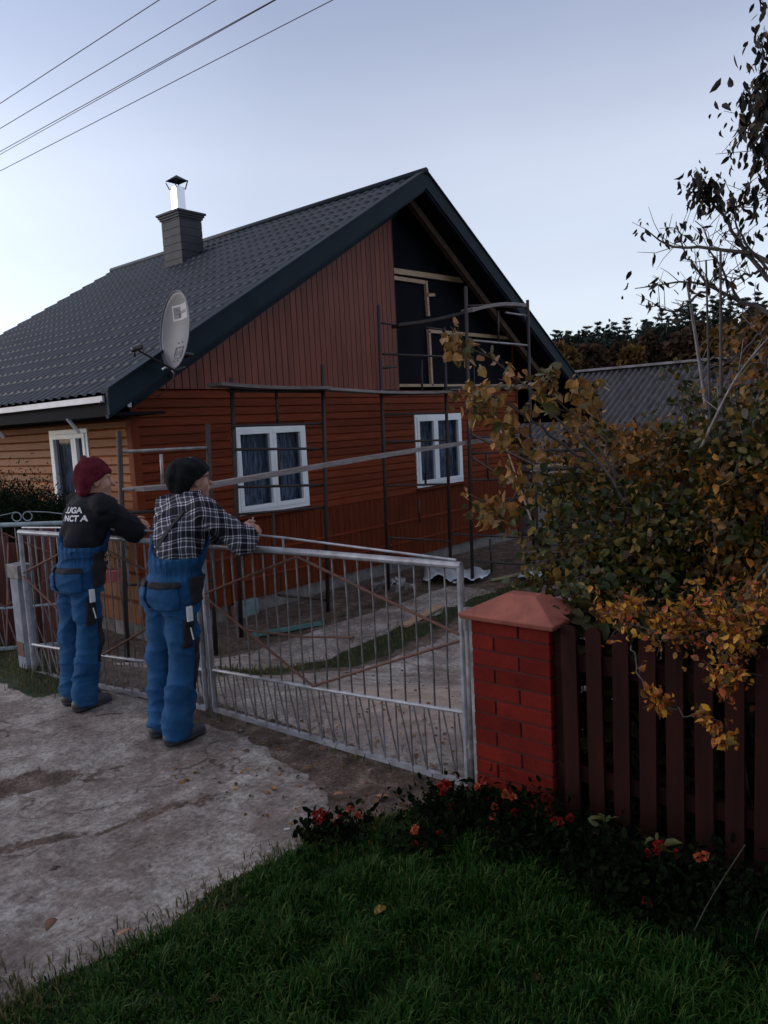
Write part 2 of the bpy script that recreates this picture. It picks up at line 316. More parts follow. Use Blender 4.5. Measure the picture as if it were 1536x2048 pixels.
def glass_mat():
    m = bpy.data.materials.new('window_glass'); m.use_nodes = True; t = m.node_tree; b = t.nodes['Principled BSDF']
    b.inputs['Base Color'].default_value = (.01, .012, .018, 1); b.inputs['Roughness'].default_value = .04; b.inputs['Specular IOR Level'].default_value = .5
    tr = t.nodes.new('ShaderNodeBsdfTransparent'); tr.inputs[0].default_value = (.8, .84, .9, 1); ms = t.nodes.new('ShaderNodeMixShader'); ms.inputs[0].default_value = .75
    t.links.new(b.outputs[0], ms.inputs[1]); t.links.new(tr.outputs[0], ms.inputs[2]); t.links.new(ms.outputs[0], t.nodes['Material Output'].inputs[0]); return m
m_glass = glass_mat()
m_curtain = mat('lace_curtain', (.16, .19, .24), (.78, .84, .95), .9, 7, stretch=(5, 5, .8), contrast=(.38, .68), detail=8)
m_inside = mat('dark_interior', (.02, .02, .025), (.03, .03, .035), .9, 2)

house = thing('house', (HX, HY, GZH), 'orange-brown timber house with a dark metal tile roof and an unfinished gable under repair', 'house')
def rot_axis(axis, a, d, z):
    """wall coordinate a along the wall, d outward from it"""
    return (a, HY-d, z) if axis == 'x' else (HX-d, a, z)
def cut(a0, a1, z0, z1, holes, jnt=None):
    segs = [(a0, a1)]
    if jnt: segs = [(s0, s1) for s0, s1 in zip([a0]+jnt, [j-.004 for j in jnt]+[a1])]
    for (h0, h1, b0, b1) in holes:
        if b0 < z1-.01 and b1 > z0+.01:
            segs = [s for (s0, s1) in segs for s in ((s0, min(s1, h0)), (max(s0, h1), s1)) if s[1]-s[0] > .02]
    return segs
def siding(name, axis, a0, a1, z0, z1, h, holes, m, proud=.024):
    b = MB(); z = z0; k = 0
    while z < z1-.02:
        zt = min(z+h, z1); rnd = random.uniform(-.002, .002)
        jn = sorted({a0+((k*1.37+q*3.1) % (a1-a0-.6))+.3 for q in range(2)}); jn = jn if len(jn) < 2 or jn[1]-jn[0] > .4 else jn[:1]
        for (s0, s1) in cut(a0, a1, z, zt, holes, jn):
            prof = [(0, z+.003), (proud+rnd, z+.004), (proud+rnd-.003, zt-.020), (.002, zt-.003)]
            vs = [rot_axis(axis, s, d, zz) for s in (s0, s1) for d, zz in prof]
            b.add(vs, [(0, 1, 5, 4), (1, 2, 6, 5), (2, 3, 7, 6), (0, 3, 2, 1), (4, 5, 6, 7)])
        z += h; k += 1
    return b.build(name, m, house)
W1 = (6.20, 7.46, .70, 1.83); W2 = (9.99, 11.32, .70, 1.89); W3 = (8.65, 9.57, .70, 1.89)
mar = lambda w, d=.0: (w[0]-d, w[1]+d, w[2]-d, w[3]+d)
siding('horizontal_siding', 'x', HX, HR, .62, 2.30, .105, [mar(W1), mar(W2)], m_side)
siding('side_siding', 'y', HY, RY1-.7, .62, 1.97, .105, [mar(W3)], m_long)
def vboards(name, axis, a0, a1, zlo, ztop, wd, m, proud, holes=(), gap=.006):
    b = MB(); a = a0
    while a < a1-.01:
        e = min(a+wd, a1); zt0 = ztop(a) if callable(ztop) else ztop; zt1 = ztop(e) if callable(ztop) else ztop
        if min(zt0, zt1) > zlo+.02:
            q = .007
            vs = []
            for d in (0, proud):
                g0, g1 = (a+.001, e-.001) if d == 0 else (a+gap, e-gap)
                vs += [rot_axis(axis, g0, d, zlo), rot_axis(axis, g1, d, zlo), rot_axis(axis, g1, d, zt1), rot_axis(axis, g0, d, zt0)]
            b.add(vs, [(4, 5, 6, 7), (0, 1, 5, 4), (1, 2, 6, 5), (2, 3, 7, 6), (3, 0, 4, 7)])
        a += wd
    return b.build(name, m, house)
vboards('gable_cladding', 'x', HX+.03, 9.60, 2.305, lambda x: roof_z(x)-.33, .108, m_vert, .055)
vboards('skirt_boards', 'x', HX, HR, -.42, .615, .12, m_skirt, .02, gap=.004)
vboards('side_skirt_boards', 'y', HY, RY1-.7, -.42, .615, .12, mat('lit_side_skirt', (.28, .09, .02), (.20, .06, .015), .5, 4, stretch=(5, 5, .6)), .02, gap=.004)  # skirt colour lightened likewise for the lit long side
b = MB()   # thin rails across the skirting
for z in (-.16, .18): b.box((HX-.01, HY-.045, z), (HR, HY-.018, z+.03)); b.box((HX-.045, HY+.01, z), (HX-.018, RY1-.7, z+.03))
b.build('skirt_rail', m_side, house)
b = MB(); b.box((HX-.03, HY-.035, -.42), (HX+.06, HY+.0, 2.28)); b.box((HX-.035, HY-.03, -.42), (HX-.001, HY+.07, 1.97)); b.build('corner_board', m_side, house)
b = MB(); b.box((HR-.02, HY-.04, -.42), (HR+.03, HY+.1, 2.6)); b.build('corner_board', m_skirt, house)
# wall body behind the boards, with window openings
def wallbody():
    b = MB(); T = .25
    def wall(axis, a0, a1, z0, z1, holes):
        zs = sorted({z0, z1, *[h[2] for h in holes], *[h[3] for h in holes]})
        for za, zb in zip(zs[:-1], zs[1:]):
            for s0, s1 in cut(a0, a1, za, zb, holes):
                p = [rot_axis(axis, s, d, z) for z in (za, zb) for s, d in ((s0, -.002), (s1, -.002), (s1, -T), (s0, -T))]
                b.add(p, [(0, 3, 2, 1), (4, 5, 6, 7), (0, 1, 5, 4), (1, 2, 6, 5), (2, 3, 7, 6), (3, 0, 4, 7)])
    wall('x', HX+.002, HR, -.42, 2.30, [W1, W2]); wall('y', HY+.26, RY1-.7, -.42, 2.3, [W3])
    b.add([(HR, HY+.01, GZH), (HR, RY1-.7, GZH), (HR, RY1-.7, 3.2), (HR, HY+.01, 3.2)], [(0, 1, 2, 3)])
    b.add([(HX, RY1-.7, GZH), (HR, RY1-.7, GZH), (HR, RY1-.7, 3.2), (RX, RY1-.7, 5.4), (HX, RY1-.7, 2.4)], [(0, 1, 2, 3, 4)])
    return b.build('wall', m_skirt, house)
wallbody()
b = MB(); b.box((HX+.03, HY+.03, GZH-.1), (HR-.03, RY1-.73, -.421)); b.build('foundation', m_stone, house)
# dark unfinished gable wall: membrane over studs
b = MB(); y = HY+.06
b.add([(HX+.1, y, 2.3), (15.2, y, 2.3), (15.2, y, roof_z(15.2)-.2), (RX, y, RZ-.25), (HX+.1, y, roof_z(HX+.1)-.2)], [(0, 1, 2, 3, 4)])
b.build('gable_membrane', m_dark, house)
def px_beam(b, p, q, y, wd, dp=.05):
    a, c = at(*p, y=y), at(*q, y=y); return b.beam(a, c, dp, wd, up=(0, 0, 1) if abs(a[2]-c[2]) < abs(a[0]-c[0]) else (0, -1, 0)) if abs(a[2]-c[2]) < abs(a[0]-c[0]) else b.beam(a, c, wd, dp, up=(0, 1, 0))
for p, q, wd in [((781, 541), (930, 562), .085), ((781, 555), (848, 565), .06), ((851, 562), (856, 632), .05), ((852, 590), (868, 590), .05), ((855, 662), (1025, 677), .06), ((857, 662), (863, 772), .05), ((795, 771), (1050, 771), .045)]:
    px_beam(MB(), p, q, HY+.03, wd).build('stud', m_wood, house)
px_beam(MB(), (815, 398), (1075, 742), 7.42, .10, .09).build('rafter', m_rafter, house)
# roof: pressed metal tiles
def tile_roof(x_e, z_e, x_r, z_r, name, du=.183/8):
    L = math.hypot(x_r-x_e, z_r-z_e); d = np.array([(x_r-x_e)/L, 0, (z_r-z_e)/L]); n = np.cross(d, [0, 1, 0]); n = n if n[2] > 0 else -n
    us = np.arange(RY0, RY1+1e-6, du); vs = []
    k = 0
    while k*.35 < L:
        for fr in (0, .02, .3, .65, .985):
            v = k*.35+fr*.35
            if v <= L: vs.append((v, 1-fr))
        k += 1
    vs.append((L, 0)); V_ = np.array([v for v, s in vs]); S_ = np.array([s for v, s in vs])
    UU, VV = np.meshgrid(us, V_, indexing='ij'); SS = np.broadcast_to(S_, UU.shape)
    wv = np.cos(2*np.pi*(UU-RY0)/.183); H = .013*np.sign(wv)*np.abs(wv)**.7+.022*SS+.012
    P = np.array([x_e, 0, z_e])+VV[..., None]*d+H[..., None]*n; P[..., 1] = UU
    a, c = UU.shape; ix = np.arange(a*c).reshape(a, c); q = np.stack([ix[:-1, :-1], ix[1:, :-1], ix[1:, 1:], ix[:-1, 1:]], -1).reshape(-1, 4)
    return np_mesh(name, P.reshape(-1, 3), [q], m_roof, house)
tile_roof(EX, EZ, RX, RZ, 'roof_slope'); tile_roof(XR2, EZ2, RX, RZ, 'roof_slope', .183/4)
b = MB(); T = .04   # roof decking / soffit slab
b.add([(EX+.03, y, EZ-.015) for y in (RY0+.02, RY1-.02)]+[(RX, y, RZ-.015) for y in (RY0+.02, RY1-.02)]+[(XR2-.03, y, EZ2-.015) for y in (RY0+.02, RY1-.02)]
      + [(EX+.03, y, EZ-.16) for y in (RY0+.02, RY1-.02)]+[(RX, y, RZ-.18) for y in (RY0+.02, RY1-.02)]+[(XR2-.03, y, EZ2-.16) for y in (RY0+.02, RY1-.02)],
      [(0, 1, 3, 2), (2, 3, 5, 4), (6, 8, 9, 7), (8, 10, 11, 9), (0, 6, 7, 1), (4, 5, 11, 10), (0, 2, 8, 6), (2, 4, 10, 8), (1, 7, 9, 3), (3, 9, 11, 5)])
b.build('soffit', m_soffit, house)
b = MB()   # sloping barge boards: outer face, dropping lip and top flashing, both slopes
for (xa, za, xb, zb) in ((EX-.03, EZ-.0, RX, RZ), (XR2, EZ2, RX, RZ)):
    for (y0, y1, t0, t1) in ((RY0-.025, RY0+.018, .045, -.20), (RY0-.045, RY0+.10, .072, .046), (RY0+.0, RY0+.05, -.202, -.235)):
        vs = [(x, y, z+dz) for (x, z) in ((xa, za), (xb, zb)) for (y, dz) in ((y0, t0), (y1, t0), (y1, t1), (y0, t1))]
        b.add(vs, [(0, 1, 2, 3), (4, 7, 6, 5), (0, 4, 5, 1), (1, 5, 6, 2), (2, 6, 7, 3), (3, 7, 4, 0)])
b.build('barge_board', m_fascia, house)
b = MB(); b.tube([(RX, RY0-.04, RZ+.045), (RX, RY1, RZ+.045)], .055, 10); b.build('ridge_cap', m_roof, house, smooth=True)
b = MB()
vs = [(x, y, roof_z(x)+dz) for x in (HX+.0, RX) for (y, dz) in ((HY-.06, -.25), (HY+.04, -.25), (HY+.04, -.46), (HY-.06, -.46))]
b.add(vs, [(0, 1, 2, 3), (4, 7, 6, 5), (0, 4, 5, 1), (1, 5, 6, 2), (2, 6, 7, 3), (3, 7, 4, 0)]); b.build('frieze_board', m_fascia, house)
# eave on the long side
b = MB(); b.box((EX-.055, RY0+.05, EZ-.055), (EX-.03, RY1, EZ-.005)); b.box((EX-.08, RY0+.05, EZ-.070), (EX-.03, RY1, EZ-.057)); b.build('drip_edge', m_gutter, house)
b = MB(); b.box((EX-.02, RY0+.08, EZ-.2), (HX+.1, RY1-.1, EZ-.17)); b.box((EX-.022, RY0+.03, EZ-.21), (EX+.01, RY1-.1, EZ-.03)); b.build('eave_boards', m_soffit, house)
b = MB(); b.box((HX-.03, HY+.0, 1.975), (HX+.0, RY1-.7, 2.3)); b.build('eave_shade_strip', m_soffit, house)  # near-black strip painting the shade on the wall top below the soffit
for yy in (7.95, 9.8):
    b = MB(); b.beam((EX-.02, yy, EZ-.2), (EX+.1, yy, EZ-.36), .03, .03); b.build('bracket', m_gutter, house)
b = MB(); b.box((HX-.07, HY-.06, 2.1), (HX-.02, HY-.03, 2.16)); b.build('cable_box', m_white, house)
# windows
def window(axis, w, split, label):
    a0, a1, z0, z1 = w; fw = .055
    def ring(b, a0, a1, z0, z1, t, d0, d1):
        for (p0, p1, q0, q1) in ((a0, a1, z0, z0+t), (a0, a1, z1-t, z1), (a0, a0+t, z0+t, z1-t), (a1-t, a1, z0+t, z1-t)):
            A = rot_axis(axis, p0, d0, q0); B = rot_axis(axis, p1, d1, q1)
            b.box([min(x, y) for x, y in zip(A, B)], [max(x, y) for x, y in zip(A, B)])
        return b
    wn = ring(MB(), a0-.012, a1+.012, z0-.012, z1+.012, fw, -.06, .034).build('window', m_white, house, bevel=.004)
    wn['label'] = label
    mid = a0+(a1-a0)*split
    for s0, s1 in ((a0+fw-.012, mid), (mid+.002, a1-fw+.012)):
        s = ring(MB(), s0, s1, z0+fw-.012, z1-fw+.012, .06, -.03, .046).build('sash', m_white, wn, bevel=.004)
        A = rot_axis(axis, s0+.05, -.0, z0+fw+.03); B = rot_axis(axis, s1-.05, .004, z1-fw-.03)
        MB().box([min(x, y) for x, y in zip(A, B)], [max(x, y) for x, y in zip(A, B)]).build('pane', m_glass, wn)
    A = rot_axis(axis, a0-.05, -.02, z0-.05); B = rot_axis(axis, a1+.05, .09, z0-.022)
    MB().box([min(x, y) for x, y in zip(A, B)], [max(x, y) for x, y in zip(A, B)]).build('sill', m_gutter if axis == 'y' else m_skirt, wn)
    n = 60; b = MB(); vs = []
    for k in range(n+1):
        a = a0+(a1-a0)*k/n; d = -.10-.02*math.sin(k*.9)-.01*math.sin(k*2.1)
        vs += [rot_axis(axis, a, d, z0+.02), rot_axis(axis, a, d, z1-.02)]
    b.add(vs, [(2*k, 2*k+2, 2*k+3, 2*k+1) for k in range(n)]); b.build('curtain', m_curtain, wn, smooth=True)
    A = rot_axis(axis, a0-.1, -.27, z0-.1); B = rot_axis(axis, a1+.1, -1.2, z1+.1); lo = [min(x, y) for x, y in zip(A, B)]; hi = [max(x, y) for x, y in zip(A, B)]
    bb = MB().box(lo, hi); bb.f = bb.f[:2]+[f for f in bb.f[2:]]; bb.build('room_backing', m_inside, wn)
window('x', W1, .52, 'white two-sash window with lace curtain'); window('x', W2, .42, 'white two-sash window behind the taller scaffold'); window('y', W3, .34, 'white window in the long side wall')
# chimney
CX, CY, CZ = 8.65, 11.76, 5.78
ch = MB(); ch.box((CX+.012, CY+.012, 4.4), (CX+.47, CY+.54, CZ)); ch = ch.build('chimney', m_chim, house)
b = MB(); z = 4.55
while z < CZ-.08:
    for (lo, hi) in (((CX-.004, CY, z), (CX+.012, CY+.552, z+.13)), ((CX+.0, CY-.004, z), (CX+.482, CY+.012, z+.13))): b.box(lo, hi)
    z += .137
b.build('chimney_siding', m_chim, ch)
b = MB()
for k, (o_, z0, z1) in enumerate(((.025, CZ-.10, CZ-.06), (.045, CZ-.06, CZ-.02), (.07, CZ-.02, CZ+.015))): b.box((CX-o_, CY-o_, z0), (CX+.48+o_, CY+.552+o_, z1))
b.build('chimney_cap', m_chim, ch)
b = MB(); FXc, FYc = CX+.22, CY+.29; b.box((FXc-.09, FYc-.09, CZ+.016), (FXc+.09, FYc+.09, CZ+.50)); b.build('flue', m_zinc, ch)
b = MB()
for sx, sy in ((-1, -1), (1, -1), (1, 1), (-1, 1)): b.beam((FXc+.1*sx, FYc+.1*sy, CZ+.46), (FXc+.14*sx, FYc+.14*sy, CZ+.60+.02*sx), .018, .018)
z = CZ+.61; b.add([(FXc-.15, FYc-.15, z), (FXc+.15, FYc-.15, z), (FXc+.15, FYc+.15, z), (FXc-.15, FYc+.15, z), (FXc, FYc, z+.11)], [(0, 3, 2, 1), (0, 1, 4), (1, 2, 4), (2, 3, 4), (3, 0, 4)])
b.build('flue_cowl', m_fascia, ch)
# ------------------------------------------------------------------ gate in the road fence
m_silver = mat('silver_gate_paint', (.29, .295, .33), (.17, .165, .18), .42, 14, .0012, 90, metal=.25, contrast=(.4, .68))
m_silver_dull = mat('worn_silver_paint', (.15, .15, .165), (.08, .065, .06), .55, 20, .001, 90, metal=.15)
m_rust = mat('rusty_rod', (.12, .045, .028), (.06, .03, .024), .8, 30, .001, 120)
m_bluegrey = mat('blue_grey_gate_paint', (.26, .32, .36), (.16, .19, .21), .5, 12)
def gate_leaf(name_label, A, B, group, tops, mid, bot, paint, nbars, flip=False, base_mid=None, deco=True, zig=True, partial=True, thick=.019):
    """A, B: ground points (x, y) of the two stiles; tops/mid/bot: z at A and at B"""
    A = np.array(A, float); B = np.array(B, float)
    def P(s, z): q = A+(B-A)*s; return np.array([q[0], q[1], z])
    lerp = lambda pr, s: pr[0]+(pr[1]-pr[0])*s
    root = thing('gate_leaf', P(.5, 0), name_label, 'gate', group)
    fr = MB(); fr.tube([P(-.004, tops[0]), P(.5, lerp(tops, .5)+.004), P(1.004, tops[1])], thick, 12)
    fr.tube([P(0, bot[0]-.0), P(0, tops[0])], .017, 10); fr.tube([P(1, bot[1]-.0), P(1, tops[1])], .017, 10)
    fr.tube([P(0, mid[0]), P(.5, lerp(mid, .5)-.006), P(1, mid[1])], .0115, 8)
    fr.beam(P(0, bot[0]), P(1, bot[1]), .03, .024)
    fr.build('frame', paint, root, smooth=False)
    for i in range(1, nbars):
        s = i/nbars; w1 = random.uniform(-.0025, .0025); j = random.uniform(-.002, .002)
        zt, zm = lerp(tops, s), lerp(mid, s)
        MB().tube([P(s+j, zt), P(s+w1, zt*.65+zm*.35), P(s-w1*1.3+j, zt*.3+zm*.7), P(s, zm)], .0052, 6).build('bar', m_silver_dull, root, smooth=True)
    if zig:
        for i in range(nbars):
            s0 = (i+.12)/nbars; s1 = (i+.88)/nbars; sm = (i+.5)/nbars
            b = MB(); b.tube([P(sm-.01, lerp(bot, sm)+.01), P(sm-.012, lerp(mid, sm))], .0048, 6)
            s2 = min((i+1.28)/nbars, .995); b.tube([P(s2, lerp(bot, s2)+.01), P(sm+.0, lerp(mid, sm))], .0048, 6); b.build('lower_bar', m_silver_dull, root)
    off = np.array([-.012*(B-A)[1]/np.linalg.norm(B-A)*-1, 0]) if False else np.array([-.010, 0])
    def Q(s, z): p = P(s, z); return p+np.array([off[0], 0, 0])
    ct = lerp(tops, .44)-.02; cb = lerp(mid, .5)+.005; l = lerp(tops, 0)*.5+.22; r = lerp(tops, 1)*.5+.22
    dm = MB()
    for a, c in (((.0, l+.02), (.44, ct)), ((.44, ct), (.995, r)), ((.995, r-.03), (.47, cb)), ((.47, cb), (.0, l-.0))): dm.tube([Q(*a), Q((a[0]+c[0])/2, (a[1]+c[1])/2+random.uniform(-.006, .006)), Q(*c)], .0075, 6)
    dm.build('diamond', m_rust, root)
    if partial: MB().tube([Q(.2, .60), Q(.45, .62), Q(.64, .665)], .006, 6).build('loose_rod', m_rust, root)
    if deco:
        d = MB(); d.tube([P(*deco[0]), P(*deco[1]), P(*deco[2])], .0065, 6); d.tube([P(deco[1][0], lerp(tops, deco[1][0])), P(*deco[1])], .007, 6)
        cs, cz = deco[3]; d.tube([P(cs+.022*math.cos(t)*1.0, cz+.042*math.sin(t)) for t in np.linspace(0, 2*math.pi, 17)], .0042, 6, cap=False); d.build('top_ornament', m_silver, root)
    return root
grp = 'wrought bar leaves of the silver driveway gate'
GM = (2.785, 3.815); GR = (2.86, 1.975)
gate_leaf('right silver gate leaf with rusty diamond rods, closed between the men and the brick pillar', GM, GR, grp, (1.085, 1.09), (.30, .385), (.045, .03), m_silver, 21,
          deco=((.10, 1.175), (.38, 1.165), (.99, 1.115), (.105, 1.135)))
gate_leaf('left silver gate leaf behind the man in the dark sweater', (2.55, 5.72), (2.775, 3.885), grp, (1.10, 1.085), (.24, .29), (.02, .04), m_silver, 20,
          deco=((.02, 1.135), (.3, 1.15), (.97, 1.16), (.86, 1.135)), partial=False)
gate_leaf('blue-grey gate panel with twin ring ornament beyond the concrete post', (2.36, 6.86), (3.12, 6.08), 'gate panels left of the concrete post', (1.10, 1.08), (.40, .40), (.04, .06), m_bluegrey, 10, deco=False, partial=False)
t = thing('ring_ornament', at(65, 1035, x=2.88), 'pair of small iron rings with curved rods on the blue-grey gate panel', 'ornament')
b = MB()
c0 = np.array([2.36, 6.86]); c1 = np.array([3.12, 6.08]); PP_ = lambda s, z: np.array([*(c0+(c1-c0)*s), z])
for s in (.62, .70): b.tube([PP_(s+.034*math.cos(a), 1.155+.037*math.sin(a)) for a in np.linspace(0, 2*math.pi, 17)], .0042, 6, cap=False)
b.tube([PP_(.2, 1.10), PP_(.45, 1.165), PP_(.62, 1.195)], .004, 6); b.tube([PP_(.70, 1.195), PP_(.85, 1.18), PP_(1.0, 1.15)], .004, 6)
b.build('rings', m_bluegrey, t)
t = thing('gate_post', (2.84, 1.925, 0), 'silver steel hinge post standing against the brick pillar', 'post')
b = MB(); b.tube([(2.845, 1.93, -.05), (2.845, 1.93, .9)], .021, 10); b.build('pipe', m_silver_dull, t, smooth=True)
b = MB()
for z in (.22, .84): b.tube([(2.845, 1.93, z), (2.858, 1.96, z)], .016, 8); b.tube([(2.845, 1.93, z-.04), (2.845, 1.93, z+.04)], .026, 8)
b.build('hinge', m_silver_dull, t)
b = MB(); b.tube([(2.80, 3.853, -.05), (2.80, 3.853, 1.06)], .02, 10); o = b.build('gate_post', m_silver, None, smooth=True); tag(o, 'slim silver middle stop post between the two gate leaves', 'post')
t = thing('concrete_post', (2.60, 5.86, 0), 'whitewashed square concrete gate post with a steel clamp at the far left', 'post')
m_wash = mat('whitewashed_concrete', (.22, .24, .29), (.14, .15, .175), .8, 7, .004, 40, contrast=(.3, .6)); m_wash2 = mat('stained_concrete', (.33, .31, .30), (.12, .10, .095), .85, 6, .006, 40)
b = MB(); b.box((2.53, 5.80, -.1), (2.63, 5.93, .80)); b.build('shaft', m_wash, t, bevel=.006)
b = MB(); b.box((2.52, 5.76, .74), (2.64, 5.95, .845)); b.build('clamp', m_silver_dull, t, bevel=.004)
b = MB(); b.box((2.525, 5.81, .13), (2.531, 5.92, .24)); b.build('stain', m_rust, t)

# ------------------------------------------------------------------ brick pillar
m_redbrick = mat('red_painted_brick', (.14, .013, .009), (.085, .009, .007), .75, 5, .004, 45, spec=.06, isl=.22, contrast=(.3, .7)); m_mortar = mat('red_painted_mortar', (.07, .010, .008), (.04, .008, .007), .9, 12, .002, 60)
m_cap = mat('weathered_cap', (.27, .075, .05), (.16, .042, .03), .8, 9, .003, 60, contrast=(.3, .7))
PX0, PX1, PY0, PY1 = 2.80, 3.09, 1.495, 1.885
pil = thing('brick_pillar', ((PX0+PX1)/2, (PY0+PY1)/2, 0), 'red painted brick gate pillar with a pale weathered pyramid cap', 'pillar')
b = MB(); b.box((PX0+.008, PY0+.008, -.2), (PX1-.008, PY1-.008, .872)); b.build('core', m_mortar, pil)
b = MB(); h = .0735; z = -.01; k = 0
while z < .86:
    split = .62 if k % 2 else .30; j = 0
    for ax in (0, 1):
        for (s0, s1) in ((0, split), (split, 1)):
            g = .0045; L_ = .39; j = random.uniform(-.0015, .0015)
            if ax == 0: lo = (PX0+j, PY1-s1*L_+(g if s1 < 1 else 0), z+g); hi = (PX0+.03, PY1-s0*L_-(g if s0 > 0 else 0), z+h-g)
            else: L_ = PX1-PX0; lo = (PX0+.0+s0*L_+(g if s0 > 0 else .001), PY0+j, z+g+.0005); hi = (PX0+s1*L_-(g if s1 < 1 else 0), PY0+.03, z+h-g-.0005)
            b.box(lo, hi)
    z += h; k += 1
b.build('bricks', m_redbrick, pil, bevel=.004)
b = MB(); e = .045; z0, z1 = .868, .905; x0, x1, y0, y1 = PX0-e, PX1+e, PY0-e, PY1+e; mx, my = (x0+x1)/2, (y0+y1)/2
b.add([(x0+.01, y0+.01, z0), (x1-.01, y0+.01, z0), (x1-.01, y1-.01, z0), (x0+.01, y1-.01, z0), (x0, y0, z1-.012), (x1, y0, z1-.012), (x1, y1, z1-.012), (x0, y1, z1-.012), (mx-.035, my-.075, 0.972), (mx+.035, my-.075, 0.972), (mx+.035, my+.075, 0.972), (mx-.035, my+.075, 0.972)],
      [(0, 3, 2, 1), (0, 1, 5, 4), (1, 2, 6, 5), (2, 3, 7, 6), (3, 0, 4, 7), (4, 5, 9, 8), (5, 6, 10, 9), (6, 7, 11, 10), (7, 4, 8, 11), (8, 9, 10, 11)])
b.build('cap', m_cap, pil, bevel=.006)
o = MB().box((2.812, 1.888, -.05), (2.90, 1.906, .86)).build('mortar_strip', m_wash2, pil)

# ------------------------------------------------------------------ picket fence
m_picket = mat('dark_red_picket', (.026, .006, .005), (.012, .004, .003), .75, 6, .002, 60, stretch=(3, 3, .5), contrast=(.3, .7), spec=.1, isl=.25)
fe = thing('picket_fence', (2.9, .3, 0), 'dark red wooden picket fence running from the brick pillar', 'fence')
y = 1.405; k = 0
while y > -1.9:
    wd = .066 if y > .72 else .075; zt = .89+.004*math.sin(k*1.7)+(.022 if abs(y-.655) < .05 else 0); xx = 2.80+random.uniform(-.003, .003)
    if abs(y-.655) < .05: wd = .085
    n = 5; pts = [(y-wd/2, .07), (y+wd/2, .07), (y+wd/2, zt-.018)]+[(y+wd/2*math.cos(a), zt-.018+.022*math.sin(a)) for a in np.linspace(.4, math.pi-.4, n)]+[(y-wd/2, zt-.018)]
    b = MB(); m_ = len(pts); tl = random.uniform(-.006, .006)
    b.add([(xx, p+tl*q, q) for p, q in pts]+[(xx+.02, p+tl*q, q) for p, q in pts], [tuple(range(m_)), tuple(range(2*m_-1, m_-1, -1))]+[(i, m_+i, m_+(i+1) % m_, (i+1) % m_) for i in range(m_)])
    b.build('picket', m_picket, fe); y -= .107; k += 1
for z in (.22, .70): MB().box((2.825, -1.9, z), (2.865, 1.492, z+.07)).build('rail', m_picket, fe)
MB().box((2.83, 1.44, -.05), (2.90, 1.488, .86)).build('post', m_picket, fe)
MB().box((2.83, -.62, -.05), (2.90, -.56, .86)).build('post', m_picket, fe)

# ------------------------------------------------------------------ satellite dish on the gable corner
m_dish = mat('grey_dish_enamel', (.095, .095, .11), (.12, .115, .128), .5, 3, spec=.3); m_sticker = mat('sticker_white', (.40, .37, .39), (.34, .32, .34), .6, 4); m_stdark = mat('sticker_grey', (.05, .055, .07), (.07, .075, .09), .6, 4); m_black = mat('black_plastic', (.012, .012, .015), (.02, .02, .022), .4, 5)
m_cable = mat('pale_cable', (.32, .24, .23), (.26, .2, .2), .6, 5)
DC = at(349, 660, y=6.80)
nrm = _n([-.95, .12, .12]); dup_ = _n(np.array([0, 0, 1])-nrm*nrm[2]); dsd = np.cross(dup_, nrm)     # dish frame: nrm out of the bowl
DW, DH = .315, .405
def dpt(u, v, d=0): return DC+dsd*u*DW+dup_*v*DH+nrm*(d-.075*(1-(u*u+v*v)))
dish = thing('satellite_dish', DC-dup_*DH, 'grey satellite dish with a receiver arm on the gable corner', 'satellite dish')
b = MB(); nr, na = 10, 40; vs = [dpt(0, 0)]+[dpt(r*math.cos(a), r*math.sin(a)) for r in np.linspace(0, 1, nr+1)[1:] for a in np.linspace(0, 2*math.pi, na, endpoint=False)]
fs = [(0, 1+j, 1+(j+1) % na) for j in range(na)]+[(1+i*na+j, 1+(i+1)*na+j, 1+(i+1)*na+(j+1) % na, 1+i*na+(j+1) % na) for i in range(nr-1) for j in range(na)]
b.add(vs, fs); o = b.build('reflector', m_dish, dish, smooth=True); s_ = o.modifiers.new('thick', 'SOLIDIFY'); s_.thickness = .006; s_.offset = -1
MB().tube([dpt(math.cos(a), math.sin(a)) for a in np.linspace(0, 2*math.pi, 41)], .006, 6, cap=False).build('rim', m_dish, dish)
def patch(name, u0, u1, v0, v1, d, m, slant=0, par=dish):
    n = 6; b = MB(); b.add([dpt(u0+(u1-u0)*i/n+slant*(v0+(v1-v0)*j/n), v0+(v1-v0)*j/n, d) for j in range(n+1) for i in range(n+1)], [(j*(n+1)+i, j*(n+1)+i+1, (j+1)*(n+1)+i+1, (j+1)*(n+1)+i) for j in range(n) for i in range(n)]); return b.build(name, m, par)
patch('sticker', -.42, .62, .28, .66, .003, m_sticker); patch('emblem', -.36, .06, .33, .61, .0045, m_stdark)
def text_on_dish(s, u, v, h, m, name):
    cu = bpy.data.curves.new('txt', 'FONT'); cu.body = s; cu.size = 1; tmp = bpy.data.objects.new('txt', cu); col.objects.link(tmp)
    dg = bpy.context.evaluated_depsgraph_get(); me = bpy.data.meshes.new_from_object(tmp.evaluated_get(dg)); bpy.data.objects.remove(tmp)
    for vv in me.vertices: vv.co = Vector([float(c) for c in dpt(u+vv.co.x*h/DW, v+vv.co.y*h/DH, .006)])
    return link_mesh(name, me, m, dish)
text_on_dish('polsat', .12, .44, .052, m_stdark, 'sticker_text'); text_on_dish('HD', -.13, -.66, .10, m_stdark, 'logo_text')
b = MB()
b.tube([dpt(-.145+.062*math.cos(a)*2.6+.05, .47+.105*math.sin(a), .006) for a in np.linspace(0, 2*math.pi, 25)], .0025, 4, cap=False); b.tube([dpt(-.145+.06*math.cos(a)+.05, .47+.105*math.sin(a), .006) for a in np.linspace(0, 2*math.pi, 25)], .0025, 4, cap=False)
